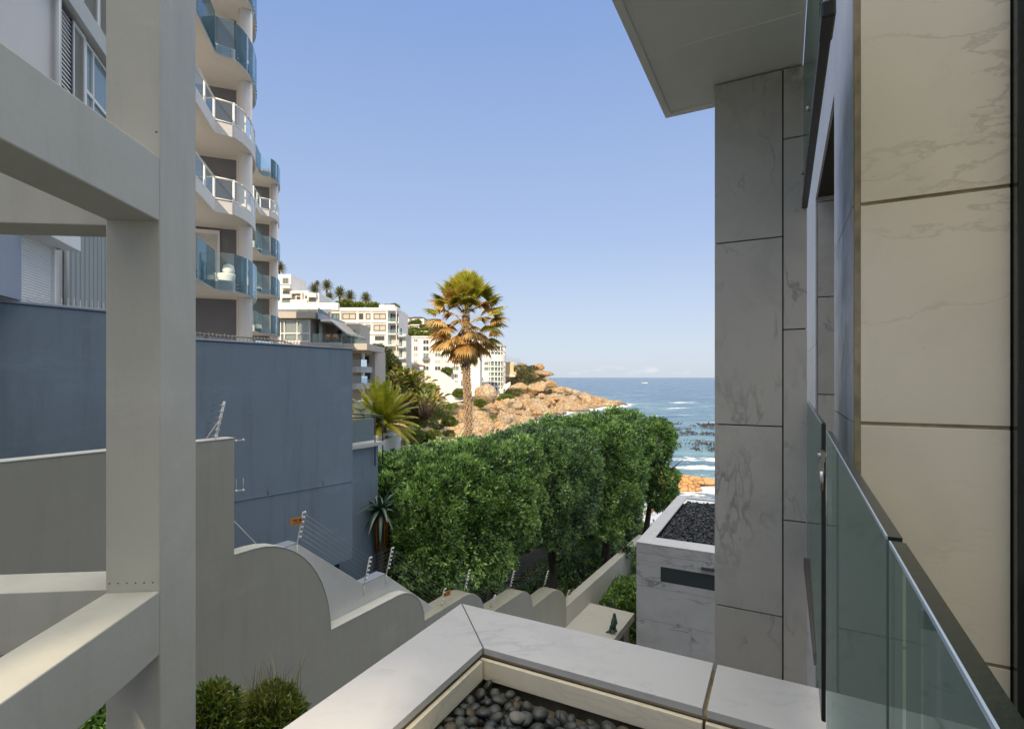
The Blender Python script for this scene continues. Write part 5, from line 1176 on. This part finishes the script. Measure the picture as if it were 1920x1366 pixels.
# white sloping roof edge + block 1
A = Front('white_apartment_block', 'white four storey apartment block with wide dark framed windows, nearest of the white blocks', 'apartment building', 130, 690, 730)
A.part('wall', mWhiteB, (597, 582.5, 728, 720, 0, 14), (728.2, 582.5, 744, 720, 2.2, 14)); A.part('roof_parapet', mWhiteB, (608, 577, 744, 582.3, -.5, 14), (638, 582.5, 727, 584, -.3, -.002))
m = MB(); m.prism([PX(597, 566, 130), PX(600, 566, 130), PX(628, 577, 130), PX(628, 582, 130), PX(597, 582, 130)], (0, 12, 0)); m.build('sloped_roof', mWhiteB, A.T)
A.part('fin', mWhiteB, (638.5, 584.1, 640.5, 650, -.45, -.001), (669.3, 584.1, 671.3, 622, -.25, -.001), (695.5, 584.1, 698, 622, -.25, -.001), (724.5, 584.1, 727.5, 715, -.45, -.001)); A.part('floor_band', mWhiteB, (640.6, 601, 724.4, 605, -.35, -.001), (640.6, 623, 724.4, 627, -.35, -.001), (597, 650, 724.4, 651.5, -.2, -.001))
for x0, y0, x1, y1, mt, n in ((642, 586.6, 668, 599, mPaneL, 1), (673, 587, 681.5, 599, mPane, 1), (685.5, 587, 695, 599, mPaneL, 0), (700.3, 587, 724, 599, mPaneL, 1), (618.5, 587, 636.8, 599, mPaneT, 2), (642, 608.5, 668, 620, mPaneL, 2), (673, 608.5, 681.5, 620, mPane, 1), (685.5, 608.5, 695, 620, mPaneL, 0), (700.3, 608.5, 724, 620.5, mPaneL, 1), (681, 629.5, 690.6, 637.5, mPane, 1), (703, 629.3, 721, 638, mPane, 2), (709, 651.5, 724.3, 662.5, mPaneL, 1)): A.window(x0, y0, x1, y1, mt, mFrameD, n, .10, .22)
for y in (603, 625, 646, 668, 690):
    bb = A.part('balcony', mWhiteB, (727.6, y, 744, y+2.2, -.3, 2.1)); A.part('glass_panel', mGlassT, (727.8, y-7, 744, y, -.2, -.17), parent=bb); A.part('window', mPaneL if y > 640 else mPane, (729, y-17, 743, y-2, 2.1, 2.15), parent=None)
A.part('side_post', mWhiteB, (743, 582.5, 744, 715, -.3, 0)); A.part('roof_cabin', mWhiteB, (705, 568.5, 735, 577, 3, 9)); A.part('solar_panels', mPane, (714, 566.5, 730, 568.4, 3, 6))
# glazed side balconies between blocks
A.part('side_bay', mConcL, (744.2, 624, 757, 720, 3, 10))
for y in (628, 649, 670, 692): A.part('side_balcony', mWhiteB, (744.2, y, 756, y+2, 1, 3)); A.part('glass_panel', mGlassT, (744.4, y-7, 756, y, 1.1, 1.15)); A.part('side_window', mPane, (746, y-15, 749, y-1, 2.9, 2.95))
# --- block 2
Bk = Front('white_block_with_small_windows', 'long white block with a grid of square windows and coloured blinds behind the fan palm', 'apartment building', 210, 810, 745)
Bk.part('wall', mWhiteB, (755, 633, 900, 742, 0, 14)); Bk.part('roof_parapet', mWhiteB, (753, 630, 833, 633, -.6, 14), (833, 640, 900, 642, -.4, -.01))
Bk.part('pier', mWhiteB, *[(x, 636, x+1.4, 700, -.35, -.002) for x in (757.5, 771, 784, 806.5, 828, 843.5)])
cols = [(762.5, 771), (775.3, 786.4), (793, 804.5), (815, 826.7), (833, 842), (846.5, 861)]
rows = [(636.5, 645.5), (648.5, 658), (661, 669), (674, 681.5), (686, 694.5)]
pick = [[mPaneT, mPaneT, mPane, mPaneT, mPaneT, mPane], [mPaneP, mPaneP, mPane, mPaneT, mPaneT, mPaneT], [mPaneP, mPaneL, mPaneT, mPaneT, mPaneT, mPaneT], [mPaneL, mPaneL, mPaneO, mPaneL, mPaneL, mPaneP], [None, None, mPane, mPane, mPane, mPaneT]]
for j, (y0, y1) in enumerate(rows):
    for i, (x0, x1) in enumerate(cols):
        mt = pick[j][i]
        if mt is None or (j == 3 and i == 0): continue
        q0, q1 = (y0, y1) if (i, j) != (1, 0) else (635, 641.5)
        Bk.window(x0, q0, x1, q1, mt, mWhite, 1+(i % 3 == 1), .18, .16)
for x0, y0, x1, y1 in ((849, 700, 859, 709), (849, 713, 859, 716.5), (864, 712, 872, 724), (848, 686, 851, 695)): Bk.window(x0, y0, x1, y1, mPane, mWhite, 2 if x1-x0 > 6 else 0, .15, .14)
for y in (658, 670, 683, 695):
    bb = Bk.part('balcony', mWhiteB, (863, y, 873, y+1.6, -1.4, -.01)); Bk.part('glass_panel', mGlassT, (863, y-4.5, 873, y, -1.3, -1.25), parent=bb); Bk.part('window', mPane, (864, y-9, 872, y-1, -.02, -.004))
# --- rounded building
Rb = Front('rounded_white_building', 'rounded white apartment building with curved balcony bands at the foot of the headland', 'apartment building', 262, 905, 740)
cxr, cyr, rad = Rb.X(918), 262+8.0, 8.0
def arc(r, a0=-90, a1=12, n=14): return [(cxr+r*math.cos(R(a0+(a1-a0)*i/n)), cyr+r*math.sin(R(a0+(a1-a0)*i/n))) for i in range(n+1)]
m = MB(); m.plan(XY, arc(rad-1.3)+[(cxr-2, cyr+14), (cxr-2, cyr-6.7)], Rb.Zr(738), Rb.Zr(647.5)); m.build('glass_core', mPaneT, Rb.T)
m = MB(); m.plan(XY, arc(rad+.2)+[(cxr-9, cyr+14), (cxr-9, cyr-8.2)], Rb.Zr(648), Rb.Zr(645.3)); m.build('roof', mWhiteB, Rb.T)
for y0, y1 in ((657.5, 659.5), (664, 677), (686, 688), (695.5, 697.5), (705, 707), (714.5, 716.3), (723.5, 725.2), (733, 736)):
    m = MB(); m.plan(XY, arc(rad)+[(cxr-1, cyr+12), (cxr-1, cyr-8)], Rb.Zr(y1), Rb.Zr(y0)); bb = m.build('balcony_band', mWhiteB, Rb.T)
    if y0 > 670 or y0 < 660:
        m = MB(); A_ = arc(rad-.1)
        for p, q in zip(A_[:-1], A_[1:]): m.quad(XY(*p, Rb.Zr(y0)), XY(*q, Rb.Zr(y0)), XY(*q, Rb.Zr(y0-3.4)), XY(*p, Rb.Zr(y0-3.4)))
        m.build('glass_panel', mGlassT, bb)
m = MB()
for i, (x, y) in enumerate(arc(rad-.25, -86, 10, 7)): m.box(Fr((1, 0), (0, 1), (x, y)), -.2, .2, -.2, .2, Rb.Zr(738), Rb.Zr(648))
m.build('columns', mWhiteB, Rb.T)
Rb.part('wall', mWhiteB, (888, 646.5, 917.3, 659, -1, 12), (904, 659, 917.3, 738, .3, 12), (888, 665, 904, 676, -1, 12), (896, 676, 904, 720, 5, 12), (875, 690, 896, 740, 6, 14)); Rb.part('recess', mConcL, (886, 659.1, 904, 664.9, 1, 12))
for x0, y0, x1, y1 in ((890, 660, 901, 664), (903, 660, 916, 664)): Rb.part('window', mPane, (x0, y0, x1, y1, -1.02, -.9) if False else (x0, y0, x1, y1, .2, .29))
for y in (678, 688): Rb.part('window', mPaneT, (908, y, 916, y+6, .2, .29))
m = MB(); m.prism([Rb_ for Rb_ in (PX(888, 676, 262), PX(904, 676, 262), PX(904, 690, 262), PX(892, 694, 262))], (0, .3, 0)); m.build('soffit_panel', mConcL, Rb.T)
m = MB(); m.prism([PX(889, 703, 262), PX(901, 703, 262), PX(906, 709, 260), PX(889, 709, 260)], (0, .3, 0)); m.build('glass_roof', mPane, Rb.T); Rb.part('roof_cabin', mGreyR, (913, 643.8, 919, 645.2, 4, 7))
Rb.part('annex_wall', mWhiteB, (933, 728, 944, 737, -3, 4)); 
m = MB(); m.prism([PX(944, 722, 264), PX(957, 715, 264), PX(957, 722, 264), PX(944, 737, 264)], (0, 1, 0)); m.build('ramp_wall', mWhiteB, Rb.T)
Tn = Front('tan_retaining_wall', 'tan rendered retaining wall on the headland right of the rounded building', 'retaining wall', 285, 958, 715)
Tn.part('wall', plain('tan_render', (.62, .48, .30), .8, .1, .2), (944, 678, 963, 697, 0, 6), (944, 697.2, 968, 704, -1, 5)); Tn.part('parapet', mWhiteB, (944, 703, 966, 706, -2, 3))
f = Front('metal_fence', 'pale blue mesh fence along the crest of the headland', 'fence', 300, 962, 675)
m = MB()
for i in range(14): x = 944+i*2.4; y = 666+i*.65; m.tube([PX(x, y+8, 300), PX(x, y-1, 300)], .10, 4)
m.tube([PX(944, 666, 300), PX(976, 674.5, 300)], .10, 4); m.tube([PX(944, 670, 300), PX(976, 678, 300)], .08, 4); m.build('mesh_panel', mBlueT, f.T)
# --- bright white wedge wall, low pink roof house and timber stair
Wd = thing('white_ramp_wall', 'large bright white sloping wall with zigzag top descending to the rocks', 'retaining wall', PX(820, 760, 150))
q = [(779, 697), (786, 694), (792, 696.5), (797, 694.5), (804, 697.5), (810, 695), (818, 699), (824, 697), (833, 703), (845, 713), (858, 723), (872, 733), (872, 748), (842, 751), (832, 742), (822, 731), (806, 719), (787, 704)]
m = MB(); m.prism([PX(x, y, 150-(x-779)*.10) for x, y in q], (0, 7, 0)); m.build('wall', mWhiteB, Wd)
m = MB(); m.prism([PX(x, y, 141) for x, y in ((832, 751.5), (872, 748.5), (872, 751), (840, 756), (812, 760), (812, 757))], (0, 5, 0)); m.build('footing', mWhiteB, Wd)
Lh = Front('low_white_house', 'low white house with thin pinkish flat roof below the windowed white block', 'house', 165, 770, 720)
Lh.part('wall', mWhiteB, (744, 688, 779, 716, 0, 8), (779, 692, 788, 712, 1, 8)); Lh.part('roof', plain('pink_roof', (.62, .47, .42), .7), (744, 683.5, 790, 686.5, -1.5, 8)); Lh.part('window', mPane, (758, 689, 772, 694, -.05, -.01)); Lh.part('terrace_wall', mCream, (838, 699, 849, 712, -4, 3))
bush('roof_planting', 'green planting box at the top of the white ramp wall', PX(838, 695, 160), (1.6, 1.2, 1.0), 500, .35, LYG, stem=False)
Ws = Front('timber_stair_box', 'stack of weathered orange timber boards beside the white ramp', 'shed', 118, 815, 748)
Ws.part('boards', mWood, *[(804.5, 722+i*2.6, 822, 724.2+i*2.6, (i % 2)*.1, 2) for i in range(9)], (805, 717, 814, 721.6, .2, 1.8)); Ws.part('post', mWhite, (788, 725, 804, 741, 0, 2), (788, 741.2, 803, 744, .5, 2))
Ws.part('base', mConcL, (798, 745.4, 823, 754, -.2, 2.4))
# --- small villas on the hill
def villa(lab, x0, y0, x1, y1, d, wm, rm, kind, win):
    v = Front('hill_villa', lab, 'villa', d, (x0+x1)/2, y1)
    v.part('wall', wm, (x0, y0, x1, y1+6, 0, 8))
    if kind == 'flat': v.part('roof', rm, (x0-1, y0-1.6, x1+1, y0-.02, -1, 8.6))
    else:
        m = MB(); k = v.k; a, b, c, e = v.X(x0-1.5), v.X(x1+1.5), v.Zr(y0), v.Zr(y0-kind)
        P = [XY(a, d-1, c), XY(b, d-1, c), XY(b, d+9, c), XY(a, d+9, c), XY(a+(b-a)*.3, d+4, e), XY(a+(b-a)*.7, d+4, e)]
        m.add(P, [(0, 1, 5, 4), (1, 2, 5), (2, 3, 4, 5), (3, 0, 4), (0, 3, 2, 1)]); m.build('roof', rm, v.T)
    for a, b, c, e in win: v.window(a, b, c, e, mPane, mWhite, 1, .15, .18)
villa('white hill villa with dark hipped roof at the top of the distant slope', 768, 596, 795, 612, 305, mWhiteB, mSlate, 4.0, [(773, 599, 778, 603), (781, 600, 786, 605), (789, 601, 793, 606)])
villa('second dark roofed villa right of the top one', 796, 601, 811, 613, 312, mWhiteB, mSlate, 4.5, [(799, 604, 803, 608)])
villa('long plain white villa left of the dark roofed ones', 757, 596, 767.5, 605, 300, mWhiteB, mRed, 'flat', [])
villa('orange villa with terracotta roof and arcaded terrace on the slope', 744, 604, 761, 612, 270, mOrSt, mRed, 'flat', [(747, 606, 752, 610), (754, 607, 759, 611)])
villa('low white cube villa with flat roof in the middle of the slope', 767, 610, 786, 615, 280, mWhiteB, mWhiteB, 'flat', [(781, 610, 785, 614)])
villa('cream villa with overhanging flat roof just above the windowed block', 790, 622, 802, 630, 245, mCream, mCream, 'flat', [(793, 624, 797, 629)])
villa('low cream villa with shallow roof left of the fan palm', 813, 622, 828, 630, 250, mCream, mRed, 1.6, [(815, 624, 820, 628)])
villa('villa with steep reddish roof peeking beside the palm crown', 828, 617, 842, 630, 262, mWhiteB, mRed, 7, [])
villa('orange rendered stair house below the arcaded villa', 761, 612, 768, 622, 262, mCream, mCream, 'flat', [(763, 615, 766, 618)])
# ================================================================== hillside planting
def mass(name, label, pts, size, mt, grp=None, per=5, asp=.5, flat=.7):
    Ps, Ns, Ts = [], [], []
    for (x, y, d, r, n) in pts:
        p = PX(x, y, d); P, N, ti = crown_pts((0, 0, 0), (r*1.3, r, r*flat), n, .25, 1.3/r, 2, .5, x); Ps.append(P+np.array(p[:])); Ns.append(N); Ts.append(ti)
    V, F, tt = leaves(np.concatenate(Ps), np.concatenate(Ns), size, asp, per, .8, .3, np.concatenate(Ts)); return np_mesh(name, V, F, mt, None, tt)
pts = [(x, y, d, r*(.5 if x < 745 else .45), n) for x, y, d, r, n in [(582, 559, 150, 3, 400), (600, 566, 170, 3, 400), (640, 572, 165, 3, 500), (650, 570, 165, 3, 400), (672, 573, 165, 2.5, 400), (700, 574, 170, 3, 400), (740, 576, 175, 2, 300), (560, 548, 140, 2, 350), (551, 541, 135, 2.4, 400),
       (748, 616, 265, 4, 400), (756, 622, 262, 4, 400), (775, 606, 290, 4, 400), (783, 604, 292, 4, 350), (790, 612, 282, 3.5, 350), (800, 612, 280, 3.5, 300), (776, 620, 262, 5, 500), (790, 620, 262, 4, 400), (806, 618, 262, 5, 500), (816, 614, 270, 4, 400), (824, 616, 262, 4, 400), (778, 626, 240, 5, 500), (790, 628, 236, 5, 500), (768, 626, 240, 4, 400), (806, 628, 238, 4, 300), (824, 628, 238, 3, 300), (838, 630, 238, 3, 300), (832, 622, 260, 3, 300)]]
stuff(tag(mass('hillside_shrubs', '', pts, .55, LYG), 'yellow green shrubs filling the slope between the hillside villas', 'shrubs'))
stuff(tag(mass('headland_scrub', '', [(985, 700, 286, 5, 500), (975, 690, 290, 4, 400), (995, 712, 280, 4, 350), (965, 735, 266, 4, 350), (958, 742, 262, 3.5, 300), (1000, 690, 292, 3, 300), (940, 735, 262, 3, 200)], .45, LY, flat=.5), 'olive brown scrub growing over the headland rocks', 'scrub'))
T = thing('dark_evergreen_tree', 'tall dark green tree between the grey balconies and the white blocks', 'tree', PX(715, 760, 85))
Ps, Ns, Ts = [], [], []
for (x, y, r, n) in ((706, 664, 1.5, 900), (714, 672, 2.0, 1400), (706, 684, 2.2, 1500), (722, 685, 2.0, 1400), (732, 690, 1.6, 900), (712, 700, 2.4, 1500), (728, 703, 2.0, 1200), (738, 700, 1.3, 600), (703, 712, 1.4, 700)):
    P, N, ti = crown_pts((0, 0, 0), (r, r, r), n, .3, .9, 2, .4, x); Ps.append(P+np.array(PX(x, y, 85)[:])); Ns.append(N); Ts.append(ti)
V, F, tt = leaves(np.concatenate(Ps), np.concatenate(Ns), .24, .5, 5, .8, .3, np.concatenate(Ts)); np_mesh('crown', V, F, LY, T, tt)
m = MB(); m.tube([PX(715, 765, 85), PX(712, 730, 85), PX(716, 690, 85)], [.35, .28, .15], 8); m.tube([PX(712, 730, 85), PX(705, 712, 85)], [.2, .1], 6); m.build('trunk', mBark, T)
stuff(tag(mass('slope_greenery', '', [(742, 758, 88, 1.6, 400), (756, 772, 84, 1.5, 400), (772, 786, 80, 1.4, 350), (800, 792, 84, 1.2, 300), (822, 800, 88, .9, 200), (850, 762, 130, 1.2, 250), (842, 812, 80, .7, 180), (812, 812, 76, .8, 200), (905, 770, 150, 1.1, 160), (925, 782, 140, .9, 120), (880, 790, 110, .7, 120), (960, 757, 210, 1.4, 150), (990, 730, 270, 1.8, 180), (1005, 712, 282, 1.6, 180), (1000, 745, 250, 1.2, 120)], .22, LYG, flat=.55), 'yellow green scrub patches creeping between the boulders of the slope', 'scrub'))
# strelitzia thicket: clumps of paddle leaved plants
def strel(x, y, d, h, n, lab):
    b = PX(x, y, d); T = thing('paddle_leaf_plant', lab, 'shrub', b, 'paddle leaved plants on the slope'); V, F, tt = [], [], []; m = MB()
    for i in range(n):
        a = random.uniform(0, 6.3); r = random.uniform(0, .8); s = b+Vector((math.cos(a)*r, math.sin(a)*r, 0)); el = random.uniform(.8, 1.45); dd = Vector((math.cos(a)*math.cos(el), math.sin(a)*math.cos(el), math.sin(el))); hh = h*random.uniform(.45, 1)
        e = s+dd*hh; m.tube([s, e], [.05, .03], 4); side = Vector((-math.sin(a), math.cos(a), 0)); p = e; L = random.uniform(.9, 1.5); W = .26; t0 = random.random()**1.3; k = 5; sp2 = random.uniform(-.8, .8)
        side = (side+Vector((0, 0, sp2))).normalized()
        for j in range(k+1):
            g_ = j/k; w = W*math.sin(math.pi*(.08+.9*g_)); V += [p-side*w, p, p+side*w]; tt += [t0]*3
            if j: o = len(V)-6; F += [(o, o+1, o+4, o+3), (o+1, o+2, o+5, o+4)]
            p = p+dd*L/k; dd = (dd+Vector((math.cos(a)*.1, math.sin(a)*.1, -.30))).normalized()
    mesh_list('leaves', V, F, tt, LST, T); m.build('stem', mBark, T)
L_ = [(728, 735, 'beneath the dark tree'), (738, 722, 'at the top left of the thicket'), (748, 742, 'in the left middle of the thicket'), (758, 730, 'in front of the low white house'), (768, 748, 'in the centre of the thicket'), (776, 728, 'at the top right of the thicket'), (784, 752, 'right of the thicket centre'), (792, 744, 'touching the white stair box'), (798, 762, 'at the right foot of the thicket'), (778, 770, 'at the lower right of the thicket'),
      (752, 762, 'behind the date palm fronds'), (736, 752, 'behind the date palm crown'), (764, 718, 'highest in the thicket'), (745, 712, 'near the white block balconies'), (790, 772, 'lowest on the slope'), (718, 748, 'close to the grey balconies')]
for i, (x, y, lab) in enumerate(L_): strel(x, y+16, 78+(i*5) % 12-(y-720)*.25, 3.4, 60, 'yellow green paddle leaved plant '+lab)
for (x, y, d, r, lab, mt) in [(822, 768, 98, 2.2, 'bright green mound of creeper on the rocky bank', LYG), (813, 776, 95, 1.6, 'lower part of the green creeper mound', LYG), (766, 818, 60, 1.3, 'round green bush right of the date palm trunk', LYG), (842, 790, 90, 1.2, 'small green tuft on the rocks left of the fan palm trunk', LYG), (790, 822, 62, 1.1, 'green tuft just above the hedge', LYG), (745, 832, 58, 1.2, 'low green bush above the hedge left of the boulders', LY), (778, 790, 80, 1.5, 'green creeper below the paddle leaved plants', LYG), (900, 755, 150, 1.3, 'green tuft at the base of the grooved boulder', LYG), (950, 748, 240, 3.2, 'green shrub patch beside the rounded building', LYG), (805, 728, 110, 1.2, 'clipped green top above the white box', LG), (860, 737, 140, 1.3, 'small shrub on the ramp foot', LYG), (805, 830, 66, 1.1, 'yellow green weed clump behind the hedge', LYG), (700, 812, 44, .9, 'dark green bush at the left of the date palm trunk', LG)]:
    bush('slope_bush', lab, PX(x, y, d), (r*1.2, r, r*.7), 900, .20*max(1, d/90), mt, lump=.3)
# white house with glass terrace behind the blue corner
Wh = Front('white_terrace_house', 'white house corner with green glass terrace screen beside the date palm', 'house', 26, 680, 860)
Wh.part('wall', mWhite, (630, 757, 668, 850, 3, 6), (630, 826, 692, 900, .4, 6), (697, 835, 703, 900, -.6, 6)); Wh.part('terrace_slab', mWhite, (640, 824, 695, 830, -.6, 6))
m = MB(); a = [(B_, y_) for B_, y_ in ((675, 764), (686, 772), (696, 780), (705, 782))]
Wh.part('glass_panel', mGlassT, (696, 768, 705, 830, -.5, -.47)); m = MB(); m.quad(PX(672, 762, 30), PX(696, 768, 25.5), PX(696, 830, 25.5), PX(672, 822, 30)); m.build('glass_panel', mGlassT, Wh.T)
m = MB()
for x, dd in ((668, 31), (675, 29.5), (682, 28)): m.tube([PX(x, 775, dd), PX(x, 822, dd)], .03, 6)
m.tube([PX(662, 768, 32), PX(695, 786, 26)], .03, 6); m.build('rail', mFrameD, Wh.T)
Wc = Front('white_planter_wall', 'small white wall end between the date palm trunk and the rocks', 'low wall', 47, 735, 838)
Wc.part('wall', mWhiteB, (722, 801, 740, 830, 0, 2), (740.2, 806, 744, 830, .2, 2)); Wg = Front('glass_screen', 'bluish glass screen on a white kerb above the hedge end', 'glass screen', 38, 730, 850)
Wg.part('panel', mGlassT, (700, 829, 722, 846, 0, .04), (723, 829, 757, 848, 0, .04)); Wg.part('kerb', mWhiteB, (700, 846, 758, 852, -.1, .4))
# ================================================================== unseen screen wall added behind the viewpoint to shade it
bb = thing('rear_shade_screen', 'thin cream screen wall added behind the viewpoint to shade the gardens', 'apartment building', Vector((-3, -22, 0)))
def hole(m, x0, x1, z0, z1, hx0, hx1, hz0, hz1, y0, y1):  # screen panel with one opening shaped to throw a sun patch
    m.box(XY, x0, hx0, y0, y1, z0, z1); m.box(XY, hx1, x1, y0, y1, z0, z1); m.box(XY, hx0, hx1, y0, y1, z0, hz0); m.box(XY, hx0, hx1, y0, y1, hz1, z1)
m = MB(); yb = -22; ds = lambda y: (y-yb)*.4719; xs = lambda x, y: x-.1404*(y-yb)
zt_ = -2.6+ds(41)
m.box(XY, -20, xs(-2.9, 24), yb-.15, yb, -14, -2.6+ds(26.5)); hole(m, xs(-2.9, 24)+.001, -4.75, -14, zt_, -5.66, xs(-1.75, 2), -1.26+ds(.8), -1.26+ds(2.75), yb-.15, yb); hole(m, -4.749, 30, -14, zt_, -4.42, xs(-.40, 2), -1.25+ds(1.3), -1.25+ds(2.3), yb-.15, yb); m.build('wall', mCream, bb)
